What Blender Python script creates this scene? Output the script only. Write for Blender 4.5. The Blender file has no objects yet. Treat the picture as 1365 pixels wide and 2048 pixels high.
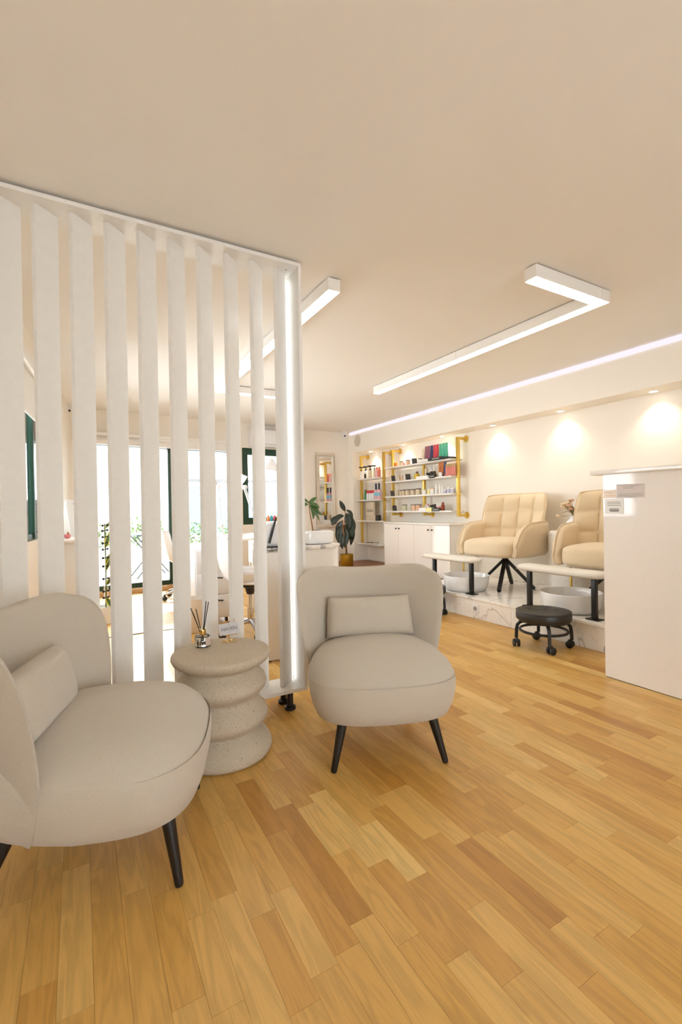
import bpy, bmesh, math, random
from mathutils import Vector, Matrix
random.seed(7)
sc = bpy.context.scene
C = sc.collection
PI = math.pi
R = math.radians

# ------------------------------------------------------------ camera
def setup_camera():
    yaw, pit, rol, h = R(29.55), R(.362), R(.951), 1.05
    F = Vector((math.sin(yaw)*math.cos(pit), math.cos(yaw)*math.cos(pit), -math.sin(pit)))
    Rt = Vector((math.cos(yaw), -math.sin(yaw), 0))
    U = Rt.cross(F)
    c, s = math.cos(rol), math.sin(rol)
    X, Y = c*Rt - s*U, s*Rt + c*U
    cam = bpy.data.cameras.new('camera')
    cam.sensor_fit = 'VERTICAL'; cam.sensor_height = 36; cam.sensor_width = 24
    cam.lens = 919.5/2048*36; cam.clip_start = .02; cam.clip_end = 200
    o = bpy.data.objects.new('camera', cam); C.objects.link(o)
    m = Matrix.Identity(4)
    for i in range(3):
        m[i][0], m[i][1], m[i][2] = X[i], Y[i], -F[i]
    m[2][3] = h
    o.matrix_world = m
    sc.camera = o
    return F, X, Y
CF, CX, CY = setup_camera()

# ------------------------------------------------------------ world, sun, exposure
w = bpy.data.worlds.new('sky'); sc.world = w; w.use_nodes = True
bg = w.node_tree.nodes['Background']
bg.inputs[0].default_value = (.86, .94, 1.0, 1); bg.inputs[1].default_value = 5.2
sun = bpy.data.lights.new('sun', 'SUN'); sun.energy = 2.2; sun.angle = R(3); sun.color = (1, .96, .9)
so = bpy.data.objects.new('sun', sun); C.objects.link(so)
so.rotation_euler = Vector((-.26, -.86, -.43)).to_track_quat('-Z', 'Y').to_euler()
so.location = (0, 12, 8)
vs = sc.view_settings
vs.view_transform = 'Standard'; vs.look = 'None'; vs.gamma = 1; vs.use_curve_mapping = False
vs.exposure = 1.0
LED_STRENGTH = 6.5
SPOT_W = 6.0
sc.cycles.max_bounces = 10; sc.cycles.diffuse_bounces = 6; sc.cycles.transparent_max_bounces = 16
sc.cycles.sample_clamp_indirect = 6

# ------------------------------------------------------------ materials
def lin(c):
    return tuple(((v/255)/12.92 if v/255 <= .04045 else ((v/255+.055)/1.055)**2.4) for v in c)
_M = {}
def mat(name, col, rough=.6, metal=0.0, noise=0, nscale=60, bump=0, bscale=200, spec=None, coat=0, sheen=0):
    """plain principled material; noise = value variation of the base colour, bump = fine relief"""
    if name in _M: return _M[name]
    m = bpy.data.materials.new(name); m.use_nodes = True
    nt = m.node_tree; b = nt.nodes['Principled BSDF']
    c = (*lin(col), 1)
    b.inputs['Base Color'].default_value = c
    b.inputs['Roughness'].default_value = rough; b.inputs['Metallic'].default_value = metal
    if spec is not None: b.inputs['Specular IOR Level'].default_value = spec
    if coat: b.inputs['Coat Weight'].default_value = coat; b.inputs['Coat Roughness'].default_value = .05
    if sheen: b.inputs['Sheen Weight'].default_value = sheen; b.inputs['Sheen Roughness'].default_value = .5
    tc = nt.nodes.new('ShaderNodeTexCoord')
    n = nt.nodes.new('ShaderNodeTexNoise'); n.inputs['Scale'].default_value = nscale; n.inputs['Detail'].default_value = 4
    nt.links.new(tc.outputs['Object'], n.inputs['Vector'])
    hs = nt.nodes.new('ShaderNodeHueSaturation'); hs.inputs['Color'].default_value = c
    mr = nt.nodes.new('ShaderNodeMapRange')
    a = noise if noise else .015
    mr.inputs[1].default_value = .25; mr.inputs[2].default_value = .75
    mr.inputs[3].default_value = 1-a; mr.inputs[4].default_value = 1+a
    nt.links.new(n.outputs['Fac'], mr.inputs[0]); nt.links.new(mr.outputs[0], hs.inputs['Value'])
    nt.links.new(hs.outputs[0], b.inputs['Base Color'])
    if bump:
        n2 = nt.nodes.new('ShaderNodeTexNoise'); n2.inputs['Scale'].default_value = bscale; n2.inputs['Detail'].default_value = 3
        nt.links.new(tc.outputs['Object'], n2.inputs['Vector'])
        bp = nt.nodes.new('ShaderNodeBump'); bp.inputs['Strength'].default_value = bump; bp.inputs['Distance'].default_value = .004
        nt.links.new(n2.outputs['Fac'], bp.inputs['Height']); nt.links.new(bp.outputs[0], b.inputs['Normal'])
    _M[name] = m
    return m

def emit(name, col, strength):
    m = bpy.data.materials.new(name); m.use_nodes = True; nt = m.node_tree
    b = nt.nodes['Principled BSDF']; b.inputs['Base Color'].default_value = (.06, .06, .06, 1)
    b.inputs['Emission Color'].default_value = (*col, 1); b.inputs['Emission Strength'].default_value = strength
    return m

def glass_pane(name, tint=(1, 1, 1)):
    m = bpy.data.materials.new(name); m.use_nodes = True; nt = m.node_tree
    for n in list(nt.nodes): nt.nodes.remove(n)
    out = nt.nodes.new('ShaderNodeOutputMaterial'); mix = nt.nodes.new('ShaderNodeMixShader')
    t = nt.nodes.new('ShaderNodeBsdfTransparent'); t.inputs[0].default_value = (*tint, 1)
    g = nt.nodes.new('ShaderNodeBsdfGlossy'); g.inputs['Roughness'].default_value = .02
    f = nt.nodes.new('ShaderNodeFresnel'); f.inputs[0].default_value = 1.45
    nt.links.new(f.outputs[0], mix.inputs[0]); nt.links.new(t.outputs[0], mix.inputs[1]); nt.links.new(g.outputs[0], mix.inputs[2])
    nt.links.new(mix.outputs[0], out.inputs[0])
    return m

def clear_glass(name, col=(1, 1, 1), rough=.02):
    m = bpy.data.materials.new(name); m.use_nodes = True
    b = m.node_tree.nodes['Principled BSDF']
    b.inputs['Base Color'].default_value = (*col, 1); b.inputs['Roughness'].default_value = rough
    b.inputs['Transmission Weight'].default_value = 1; b.inputs['IOR'].default_value = 1.45
    return m

def wood_floor():
    m = bpy.data.materials.new('oak_laminate'); m.use_nodes = True; nt = m.node_tree
    b = nt.nodes['Principled BSDF']; N = nt.nodes.new; L = nt.links.new
    geo = N('ShaderNodeNewGeometry'); at = N('ShaderNodeAttribute'); at.attribute_name = 'tone'
    sep = N('ShaderNodeSeparateColor'); L(at.outputs['Color'], sep.inputs[0])
    # shift the grain from plank to plank
    off = N('ShaderNodeVectorMath'); off.operation = 'SCALE'; off.inputs['Scale'].default_value = 37
    L(at.outputs['Vector'], off.inputs[0])
    add = N('ShaderNodeVectorMath'); L(geo.outputs['Position'], add.inputs[0]); L(off.outputs[0], add.inputs[1])
    mp = N('ShaderNodeMapping'); mp.inputs['Scale'].default_value = (15, 1.5, 1); L(add.outputs[0], mp.inputs[0])
    n1 = N('ShaderNodeTexNoise'); n1.inputs['Scale'].default_value = 1.3; n1.inputs['Detail'].default_value = 3; n1.inputs['Distortion'].default_value = .9
    L(mp.outputs[0], n1.inputs['Vector'])
    wv = N('ShaderNodeMath'); wv.operation = 'MULTIPLY'; wv.inputs[1].default_value = 30; L(n1.outputs['Fac'], wv.inputs[0])
    sn = N('ShaderNodeMath'); sn.operation = 'SINE'; L(wv.outputs[0], sn.inputs[0])
    mp2 = N('ShaderNodeMapping'); mp2.inputs['Scale'].default_value = (420, 14, 1); L(add.outputs[0], mp2.inputs[0])
    n2 = N('ShaderNodeTexNoise'); n2.inputs['Scale'].default_value = 1; n2.inputs['Detail'].default_value = 4; L(mp2.outputs[0], n2.inputs['Vector'])
    ramp = N('ShaderNodeValToRGB'); e = ramp.color_ramp.elements
    cols = [(0, (168, 117, 48)), (.25, (193, 142, 66)), (.5, (206, 160, 82)), (.75, (216, 174, 98)), (1, (227, 194, 124))]
    e[0].position = 0; e[0].color = (*lin(cols[0][1]), 1); e[1].position = 1; e[1].color = (*lin(cols[-1][1]), 1)
    for p, c in cols[1:-1]:
        k = e.new(p); k.color = (*lin(c), 1)
    L(sep.outputs[0], ramp.inputs[0])
    hs = N('ShaderNodeHueSaturation'); L(ramp.outputs[0], hs.inputs['Color'])
    m1 = N('ShaderNodeMath'); m1.operation = 'MULTIPLY_ADD'; m1.inputs[1].default_value = .085; m1.inputs[2].default_value = 1; L(sn.outputs[0], m1.inputs[0])
    m2 = N('ShaderNodeMath'); m2.operation = 'MULTIPLY_ADD'; m2.inputs[1].default_value = .28; m2.inputs[2].default_value = -.14; L(n2.outputs['Fac'], m2.inputs[0])
    m3 = N('ShaderNodeMath'); m3.operation = 'ADD'; L(m1.outputs[0], m3.inputs[0]); L(m2.outputs[0], m3.inputs[1])
    L(m3.outputs[0], hs.inputs['Value']); L(hs.outputs[0], b.inputs['Base Color'])
    b.inputs['Roughness'].default_value = .36
    b.inputs['Specular IOR Level'].default_value = .5
    return m

def speckle(name, base, spots, scale, size=.25, rough=.7, bump=.0):
    m = bpy.data.materials.new(name); m.use_nodes = True; nt = m.node_tree; N = nt.nodes.new; L = nt.links.new
    b = nt.nodes['Principled BSDF']; tc = N('ShaderNodeTexCoord')
    last = None
    rgb = N('ShaderNodeRGB'); rgb.outputs[0].default_value = (*lin(base), 1); last = rgb.outputs[0]
    for i, (c, sc_, th) in enumerate(spots):
        v = N('ShaderNodeTexVoronoi'); v.inputs['Scale'].default_value = scale*sc_; v.inputs['Randomness'].default_value = 1
        L(tc.outputs['Object'], v.inputs['Vector'])
        n = N('ShaderNodeTexNoise'); n.inputs['Scale'].default_value = scale*sc_*.35; L(tc.outputs['Object'], n.inputs['Vector'])
        ad = N('ShaderNodeMath'); ad.operation = 'ADD'; L(v.outputs['Distance'], ad.inputs[0]); L(n.outputs['Fac'], ad.inputs[1])
        lt = N('ShaderNodeMapRange'); lt.inputs[1].default_value = th; lt.inputs[2].default_value = th+.05; lt.inputs[3].default_value = 1; lt.inputs[4].default_value = 0
        L(ad.outputs[0], lt.inputs[0])
        mx = N('ShaderNodeMix'); mx.data_type = 'RGBA'; L(lt.outputs[0], mx.inputs[0]); L(last, mx.inputs[6]); mx.inputs[7].default_value = (*lin(c), 1)
        last = mx.outputs[2]
    L(last, b.inputs['Base Color']); b.inputs['Roughness'].default_value = rough
    if bump:
        n = N('ShaderNodeTexNoise'); n.inputs['Scale'].default_value = scale*2; L(tc.outputs['Object'], n.inputs['Vector'])
        bp = N('ShaderNodeBump'); bp.inputs['Strength'].default_value = bump; bp.inputs['Distance'].default_value = .002
        L(n.outputs['Fac'], bp.inputs['Height']); L(bp.outputs[0], b.inputs['Normal'])
    return m

def marble(name, vein=(138, 130, 122), scale=1.3, thr=.026, rough=.15):
    m = bpy.data.materials.new(name); m.use_nodes = True; nt = m.node_tree; N = nt.nodes.new; L = nt.links.new
    b = nt.nodes['Principled BSDF']; tc = N('ShaderNodeTexCoord')
    mp = N('ShaderNodeMapping'); mp.inputs['Rotation'].default_value = (.4, .3, .7); mp.inputs['Scale'].default_value = (1, 1.8, 1.2)
    L(tc.outputs['Object'], mp.inputs[0])
    def vein_layer(sc_, th, det):
        n = N('ShaderNodeTexNoise'); n.inputs['Scale'].default_value = sc_; n.inputs['Detail'].default_value = det; n.inputs['Distortion'].default_value = 1.2
        L(mp.outputs[0], n.inputs['Vector'])
        s = N('ShaderNodeMath'); s.operation = 'SUBTRACT'; s.inputs[1].default_value = .5; L(n.outputs['Fac'], s.inputs[0])
        a = N('ShaderNodeMath'); a.operation = 'ABSOLUTE'; L(s.outputs[0], a.inputs[0])
        r = N('ShaderNodeMapRange'); r.inputs[1].default_value = 0; r.inputs[2].default_value = th; r.inputs[3].default_value = 1; r.inputs[4].default_value = 0
        L(a.outputs[0], r.inputs[0]); return r.outputs[0]
    v1 = vein_layer(scale, thr, 6); v2 = vein_layer(scale*2.7, thr*.45, 4)
    gate = N('ShaderNodeTexNoise'); gate.inputs['Scale'].default_value = scale*.9; L(tc.outputs['Object'], gate.inputs['Vector'])
    gr = N('ShaderNodeMapRange'); gr.inputs[1].default_value = .44; gr.inputs[2].default_value = .60; L(gate.outputs['Fac'], gr.inputs[0])
    g2 = N('ShaderNodeMath'); g2.operation = 'MULTIPLY'; L(v1, g2.inputs[0]); L(gr.outputs[0], g2.inputs[1])
    h2 = N('ShaderNodeMath'); h2.operation = 'MULTIPLY'; h2.inputs[1].default_value = .2; L(v2, h2.inputs[0])
    mxm = N('ShaderNodeMath'); mxm.operation = 'MAXIMUM'; L(g2.outputs[0], mxm.inputs[0]); L(h2.outputs[0], mxm.inputs[1])
    mx = N('ShaderNodeMix'); mx.data_type = 'RGBA'; L(mxm.outputs[0], mx.inputs[0])
    mx.inputs[6].default_value = (*lin((244, 241, 236)), 1); mx.inputs[7].default_value = (*lin(vein), 1)
    L(mx.outputs[2], b.inputs['Base Color']); b.inputs['Roughness'].default_value = rough
    return m

def leaf_mat(name, c1, c2, edge=None):
    m = bpy.data.materials.new(name); m.use_nodes = True; nt = m.node_tree; N = nt.nodes.new; L = nt.links.new
    b = nt.nodes['Principled BSDF']; at = N('ShaderNodeAttribute'); at.attribute_name = 'across'
    n = N('ShaderNodeTexNoise'); n.inputs['Scale'].default_value = 20
    mx = N('ShaderNodeMix'); mx.data_type = 'RGBA'; mx.inputs[6].default_value = (*lin(c1), 1); mx.inputs[7].default_value = (*lin(c2), 1)
    L(n.outputs['Fac'], mx.inputs[0]); last = mx.outputs[2]
    if edge:
        r = N('ShaderNodeMapRange'); r.inputs[1].default_value = .55; r.inputs[2].default_value = .65; L(at.outputs['Fac'], r.inputs[0])
        m2 = N('ShaderNodeMix'); m2.data_type = 'RGBA'; L(r.outputs[0], m2.inputs[0]); L(last, m2.inputs[6]); m2.inputs[7].default_value = (*lin(edge), 1)
        last = m2.outputs[2]
    L(last, b.inputs['Base Color']); b.inputs['Roughness'].default_value = .35
    return m

paint = mat('warm_white_paint', (244, 237, 226), .75, noise=.01, nscale=3, bump=.03, bscale=90)
ceil_m = mat('ceiling_paint', (241, 237, 231), .85, noise=.01, nscale=2, bump=.02, bscale=60)
white = mat('white_lacquer', (240, 237, 232), .35)
slat_m = mat('white_wood_grain', (238, 235, 230), .32, noise=.02, nscale=30, bump=.05, bscale=120)
gloss = mat('gloss_white_laminate', (240, 233, 226), .07, coat=.3)
white_p = mat('white_plastic', (236, 236, 238), .3)
dark_gap = mat('dark_reveal', (70, 58, 46), .9)
black_m = mat('black_metal', (20, 19, 18), .38)
black_p = mat('black_plastic', (26, 25, 24), .5)
black_w = mat('black_stained_wood', (24, 21, 19), .45, noise=.1, nscale=40)
leather = mat('black_leatherette', (40, 36, 32), .42, bump=.15, bscale=350)
fabric = mat('beige_weave', (198, 187, 171), .92, noise=.09, nscale=420, bump=.35, bscale=700, sheen=.25)
boucle = mat('cream_boucle', (229, 208, 174), .95, noise=.09, nscale=260, bump=.7, bscale=300, sheen=.3)
vinyl = mat('cream_vinyl', (228, 222, 210), .45, noise=.02)
brass = mat('brushed_brass', (222, 188, 96), .30, metal=.7, noise=.04, nscale=90)
gold = mat('polished_gold', (226, 184, 104), .16, metal=1)
gold_pot = mat('gold_pot_metal', (178, 142, 48), .3, metal=.8, noise=.05)
chrome = mat('chrome', (200, 200, 205), .12, metal=1)
mirror_m = mat('mirror_silver', (240, 240, 238), .0, metal=1)
ceramic = mat('white_ceramic', (240, 240, 240), .08, coat=.5)
green_f = mat('dark_green_frame', (30, 66, 50), .35)
paper = mat('paper', (236, 234, 230), .7)
ink = mat('dark_ink', (60, 56, 54), .7)
grey_ink = mat('grey_ink', (170, 166, 162), .7)
soil = mat('soil', (52, 40, 30), .95, noise=.2, nscale=80)
concrete = speckle('sand_concrete', (196, 182, 160), [((160, 144, 122), 1.0, .68), ((224, 212, 192), 1.6, .66), ((104, 92, 78), .5, .52)], 300, rough=.85, bump=.25)
terrazzo = speckle('white_terrazzo', (232, 228, 222), [((150, 146, 140), .5, .58), ((190, 186, 180), 1.0, .6)], 130, rough=.4)
marble_m = marble('marble_calacatta')
marble_d = marble('marble_bold_vein', vein=(70, 62, 54), scale=3.0, thr=.06)
wood_m = wood_floor()
wood_b = mat('brown_floor_wood', (150, 96, 52), .45, noise=.15, nscale=14)
wood_l = mat('light_threshold_wood', (208, 168, 118), .5, noise=.1, nscale=20)
glass_m = glass_pane('window_glass')
clear_m = clear_glass('clear_glass')
led_m = emit('led_diffuser', (1.0, .975, .93), LED_STRENGTH)
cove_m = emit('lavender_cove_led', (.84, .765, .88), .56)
post_led = emit('cool_led_strip', (.94, .97, 1.0), 2.6)
spot_lens = emit('downlight_lens', (1, .9, .74), 6.0)
leaf_dark = leaf_mat('rubber_leaf', (16, 26, 12), (34, 48, 22))
leaf_mid = leaf_mat('ficus_leaf', (52, 84, 34), (86, 116, 54))
leaf_var = leaf_mat('variegated_leaf', (58, 92, 40), (84, 116, 50), edge=(226, 206, 70))
leaf_pale = leaf_mat('hedge_leaf', (84, 112, 50), (118, 142, 72))
bark = mat('brown_stem', (138, 98, 62), .8, noise=.15, nscale=60)

# ------------------------------------------------------------ geometry helpers
class G:
    def __init__(s): s.v = []; s.f = []
    def add(s, v, f):
        b = len(s.v); s.v += [tuple(p) for p in v]; s.f += [[i+b for i in q] for q in f]; return s
    def box(s, x0, x1, y0, y1, z0, z1):
        v = [(x, y, z) for z in (z0, z1) for y in (y0, y1) for x in (x0, x1)]
        return s.add(v, [(0, 2, 3, 1), (4, 5, 7, 6), (0, 1, 5, 4), (2, 6, 7, 3), (0, 4, 6, 2), (1, 3, 7, 5)])
    def obox(s, c, ux, uy, uz, a, b, d):
        """oriented box: centre, unit axes, half sizes"""
        c = Vector(c); ux, uy, uz = Vector(ux).normalized(), Vector(uy).normalized(), Vector(uz).normalized()
        v = [c + ux*a*i + uy*b*j + uz*d*k for k in (-1, 1) for j in (-1, 1) for i in (-1, 1)]
        return s.add(v, [(0, 2, 3, 1), (4, 5, 7, 6), (0, 1, 5, 4), (2, 6, 7, 3), (0, 4, 6, 2), (1, 3, 7, 5)])
    def tube(s, pts, r, n=10, cap=True, closed=False):
        pts = [Vector(p) for p in pts]; m = len(pts); rs = r if isinstance(r, (list, tuple)) else [r]*m
        rings = []; up = None
        for i, p in enumerate(pts):
            if closed: t = pts[(i+1) % m]-pts[i-1]
            else: t = pts[min(i+1, m-1)]-pts[max(i-1, 0)]
            t.normalize()
            if up is None:
                up = t.orthogonal().normalized()
            else:
                up = (up - t*up.dot(t)).normalized()
            sd = t.cross(up)
            rings.append([p + (up*math.cos(2*PI*k/n) + sd*math.sin(2*PI*k/n))*rs[i] for k in range(n)])
        v = [q for g in rings for q in g]; f = []
        for i in range(m if closed else m-1):
            j = (i+1) % m
            for k in range(n):
                f.append((i*n+k, i*n+(k+1) % n, j*n+(k+1) % n, j*n+k))
        if cap and not closed:
            f.append(tuple(reversed(range(n)))); f.append(tuple((m-1)*n+k for k in range(n)))
        return s.add(v, f)
    def cyl(s, p0, p1, r0, r1=None, n=20):
        return s.tube([p0, p1], [r0, r0 if r1 is None else r1], n)
    def lathe(s, prof, n=32, c=(0, 0, 0), sx=1, sy=1):
        v = []; f = []; m = len(prof)
        for r, z in prof:
            for k in range(n):
                a = 2*PI*k/n; v.append((c[0]+r*sx*math.cos(a), c[1]+r*sy*math.sin(a), c[2]+z))
        for i in range(m-1):
            for k in range(n):
                f.append((i*n+k, i*n+(k+1) % n, (i+1)*n+(k+1) % n, (i+1)*n+k))
        if prof[0][0] > 1e-6: f.append(tuple(reversed(range(n))))
        if prof[-1][0] > 1e-6: f.append(tuple((m-1)*n+k for k in range(n)))
        return s.add(v, f)
    def ball(s, c, rx, ry=None, rz=None, n=16, m=10, ex=1.0):
        ry = rx if ry is None else ry; rz = rx if rz is None else rz
        sg = lambda t: (abs(t)**ex)*(1 if t >= 0 else -1)
        v = []; f = []
        for i in range(m+1):
            ph = -PI/2+PI*i/m
            for k in range(n):
                th = 2*PI*k/n
                v.append((c[0]+rx*sg(math.cos(ph))*sg(math.cos(th)), c[1]+ry*sg(math.cos(ph))*sg(math.sin(th)), c[2]+rz*sg(math.sin(ph))))
        for i in range(m):
            for k in range(n):
                f.append((i*n+k, i*n+(k+1) % n, (i+1)*n+(k+1) % n, (i+1)*n+k))
        return s.add(v, f)
    def prism(s, out, z0, z1):
        n = len(out)
        v = [(x, y, z0) for x, y in out]+[(x, y, z1) for x, y in out]
        f = [tuple(reversed(range(n))), tuple(range(n, 2*n))]+[(i, (i+1) % n, n+(i+1) % n, n+i) for i in range(n)]
        return s.add(v, f)
    def grid(s, fn, nu, nv, flip=False):
        v = [fn(i/nu, j/nv) for j in range(nv+1) for i in range(nu+1)]; f = []
        for j in range(nv):
            for i in range(nu):
                q = (j*(nu+1)+i, j*(nu+1)+i+1, (j+1)*(nu+1)+i+1, (j+1)*(nu+1)+i)
                f.append(tuple(reversed(q)) if flip else q)
        return s.add(v, f)
    def xf(s, M):
        s.v = [tuple(M @ Vector(p)) for p in s.v]; return s

def ob(name, g, m, parent=None, smooth=True, bevel=0, seg=2, ang=40, loc=None, rz=0):
    me = bpy.data.meshes.new(name)
    me.from_pydata(g.v, [], g.f); me.update()
    if bevel or len(g.f) > 0:
        bm = bmesh.new(); bm.from_mesh(me)
        if len(g.f) < 9000:
            bmesh.ops.remove_doubles(bm, verts=bm.verts, dist=1e-6)
        bmesh.ops.recalc_face_normals(bm, faces=bm.faces)
        if bevel:
            ed = [e for e in bm.edges if len(e.link_faces) == 2 and e.calc_face_angle(0) > R(30)]
            bmesh.ops.bevel(bm, geom=ed, offset=bevel, segments=seg, profile=.5, affect='EDGES', clamp_overlap=True)
        bm.to_mesh(me); bm.free()
    if smooth:
        me.shade_smooth(); me.set_sharp_from_angle(angle=R(ang))
    me.materials.append(m)
    o = bpy.data.objects.new(name, me); C.objects.link(o)
    if parent: o.parent = parent
    if loc: o.location = loc
    if rz: o.rotation_euler.z = rz
    return o

def tag(o, label=None, cat=None, group=None, kind=None):
    if label: o['label'] = label
    if cat: o['category'] = cat
    if group: o['group'] = group
    if kind: o['kind'] = kind
    return o
def thing(name, label, cat, loc=(0, 0, 0), rz=0, group=None):
    o = bpy.data.objects.new(name, None); C.objects.link(o); o.empty_display_size = .05
    o.location = loc; o.rotation_euler.z = rz
    return tag(o, label, cat, group)
def copy_tree(o, parent=None):
    c = o.copy(); C.objects.link(c)
    if parent is not None: c.parent = parent
    for ch in list(o.children): copy_tree(ch, c)
    return c
def struct(name, g, m, parent=None, **k):
    o = ob(name, g, m, parent, **k)
    if parent is None: o['kind'] = 'structure'
    return o
def text_mesh(txt, size, shear=0, ext=.0004, align='CENTER'):
    cu = bpy.data.curves.new('lettering', 'FONT'); cu.body = txt; cu.size = size; cu.shear = shear
    cu.extrude = ext; cu.align_x = align; cu.align_y = 'CENTER'; cu.resolution_u = 3
    t = bpy.data.objects.new('lettering', cu); C.objects.link(t)
    dg = bpy.context.evaluated_depsgraph_get(); dg.update()
    me = bpy.data.meshes.new_from_object(t.evaluated_get(dg))
    bpy.data.objects.remove(t); return me
def lettering(txt, size, m, parent, M, **k):
    me = text_mesh(txt, size, **k); me.materials.clear(); me.materials.append(m)
    o = bpy.data.objects.new('lettering', me); C.objects.link(o); o.parent = parent; o.matrix_local = M; return o
def frame(origin, xdir, ydir):
    x = Vector(xdir).normalized(); y = Vector(ydir).normalized(); z = x.cross(y)
    M = Matrix.Identity(4)
    for i in range(3): M[i][0], M[i][1], M[i][2], M[i][3] = x[i], y[i], z[i], origin[i]
    return M

# ------------------------------------------------------------ room shell
ZC = 2.356           # ceiling height
XW, XF = 4.33, 4.06  # right wall (inside the niche) and soffit / pier face
ZN = 2.0             # niche ceiling
# the back and the left wall are slightly out of square with the rest of the room
bw = Matrix.Translation((1.747, 6.677, 0)) @ Matrix.Rotation(R(4.52), 4, 'Z')
lw = Matrix.Translation((-.45, 2.2, 0)) @ Matrix.Rotation(R(90-4.72), 4, 'Z')   # local x runs along the wall into the room, local y points out to the left
def bwp(s, d, z): return tuple(bw @ Vector((s, d, z)))

struct('ceiling', G().box(-1.2, 4.6, -2.7, 7.2, ZC, ZC+.12), ceil_m)
# floor
fl = struct('floor', G().box(-1.2, 4.6, -2.7, 6.95, -.12, -.0095), mat('floor_joint', (150, 106, 56), .8))
def plank_geo(g, tones, x0, x1, y0, y1, tone, far):
    a, z = .0003, -.0003
    base = len(g.v)
    g.v += [(x0, y0, -.0095), (x1, y0, -.0095), (x1, y1, -.0095), (x0, y1, -.0095),
            (x0+.0002, y0+.0002, z), (x1-.0002, y0+.0002, z), (x1-.0002, y1-.0002, z), (x0+.0002, y1-.0002, z),
            (x0+a, y0+a, 0), (x1-a, y0+a, 0), (x1-a, y1-a, 0), (x0+a, y1-a, 0)]
    q = [(8, 9, 10, 11)]
    for r in (0, 4):
        q += [(r+i, r+(i+1) % 4, r+4+(i+1) % 4, r+4+i) for i in range(4)]
    g.f += [[i+base for i in t] for t in q]
    tones += [tone]*12
def make_plank(g, tones, parent, stuff=False):
    me = bpy.data.meshes.new('plank'); me.from_pydata(g.v, [], g.f); me.update()
    ca = me.color_attributes.new('tone', 'FLOAT_COLOR', 'POINT')
    for i, t in enumerate(tones): ca.data[i].color = (*t, 1)
    me.materials.append(wood_m)
    o = bpy.data.objects.new('far_planks' if stuff else 'plank', me); C.objects.link(o); o.parent = parent
    if stuff: o['kind'] = 'stuff'
def vis(x, y, z):
    d = Vector((x, y, z-1.05)); f = d.dot(CF)
    if f < .3: return 0
    px, py = 682.5+919.5*d.dot(CX)/f, 1024-919.5*d.dot(CY)/f
    return 1/f**3 if -40 < px < 1405 and -40 < py < 2090 else 0
rows = []
sw = .0705
x = -.98
while x < 4.33:
    y = -2.4-random.random()*.4
    while y < 6.75:
        L_ = random.choice((.26, .33, .40, .40, .46, .52))
        x1 = min(x+sw, 4.33)
        y1 = min(y+L_, 6.78)
        if y1 - y > .02:
            rows.append((x, x1, y, y1))
        y += L_
    x += sw
rows.sort(key=lambda r: -vis((r[0]+r[1])/2, (r[2]+r[3])/2, 0)*(r[3]-r[2]))
gs, ts = G(), []
for i, r in enumerate(rows):
    t = min(1, max(0, random.gauss(.58, .18))); tone = (t, random.random(), random.random())
    if i < 300 and vis((r[0]+r[1])/2, (r[2]+r[3])/2, 0) > 0:
        g, tt = G(), []; plank_geo(g, tt, *r, tone, False); make_plank(g, tt, fl)
    else: plank_geo(gs, ts, *r, tone, True)
make_plank(gs, ts, fl, True)

# back wall with the sliding door and the window cut out (local x along the wall, y outwards)
def wall_boxes(M, x0, x1, holes, z1, th):
    g = G(); xs = sorted({x0, x1, *[h[0] for h in holes], *[h[1] for h in holes]})
    for a, b in zip(xs, xs[1:]):
        zz = 0
        for h in sorted([h for h in holes if h[0] <= a and h[1] >= b], key=lambda h: h[2]):
            if h[2] > zz: g.box(a, b, 0, th, zz, h[2])
            zz = h[3]
        if zz < z1: g.box(a, b, 0, th, zz, z1)
    return g.xf(M)
DOOR = (-1.66, .22, .0, 1.97)
WIN2 = (.37, 1.32, .84, 1.995)
struct('wall_back', wall_boxes(bw, -1.9, 2.9, [DOOR, WIN2], ZC+.05, .16), paint, smooth=False)
WIN1 = (.9, 3.2, .86, 2.06)
struct('wall_left', wall_boxes(lw, -5.2, 4.5, [WIN1], ZC+.05, .16), paint, smooth=False)
struct('wall_right', G().box(XW, XW+.15, -2.7, 7.1, 0, ZC+.05), paint, smooth=False)
struct('wall_front', wall_boxes(Matrix.Translation((-1.2, -2.4, 0)) @ Matrix.Scale(-1, 4, (0, 1, 0)), 0, 5.7, [(1.3, 3.05, .25, 2.15)], ZC+.05, .15), paint, smooth=False)  # opening cut for the added window that lets fill daylight in
# soffit over the niche and the pier that closes it
struct('wall_soffit', G().box(XF, XW, -2.4, 6.9, ZN, ZC), paint, smooth=False)
struct('wall_pier', G().box(XF, XW, 6.72, 6.95, 0, ZN), paint, smooth=False)
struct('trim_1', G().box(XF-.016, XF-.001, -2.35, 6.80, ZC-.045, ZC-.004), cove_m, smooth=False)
struct('baseboard_back', G().box(.0, 2.28, -.014, 0, 0, .07).xf(bw @ Matrix.Translation((.3, 0, 0))), white, bevel=.003)
struct('baseboard_niche', G().box(XF+.002, XW, 6.706, 6.72, .165, .21), white, bevel=.002)
struct('baseboard_right', G().box(XW-.014, XW, 5.62, 6.706, .165, .21), white, bevel=.002)

# raised brown floor in the far right corner
plinth = struct('floor_step', G().box(3.42, XW, 4.16, 6.83, 0, .165), wood_b, bevel=.003)
# transition strip in the floor and wooden door threshold
tr = struct('trim_2', G().box(-.25, 1.0, 4.325, 4.365, .0, .006), mat('strip_metal', (150, 140, 124), .4, metal=.6), bevel=.002)
struct('trim_3', G().box(DOOR[0], DOOR[1], -.05, .16, 0, .055).xf(bw), wood_l, bevel=.006)
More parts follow.
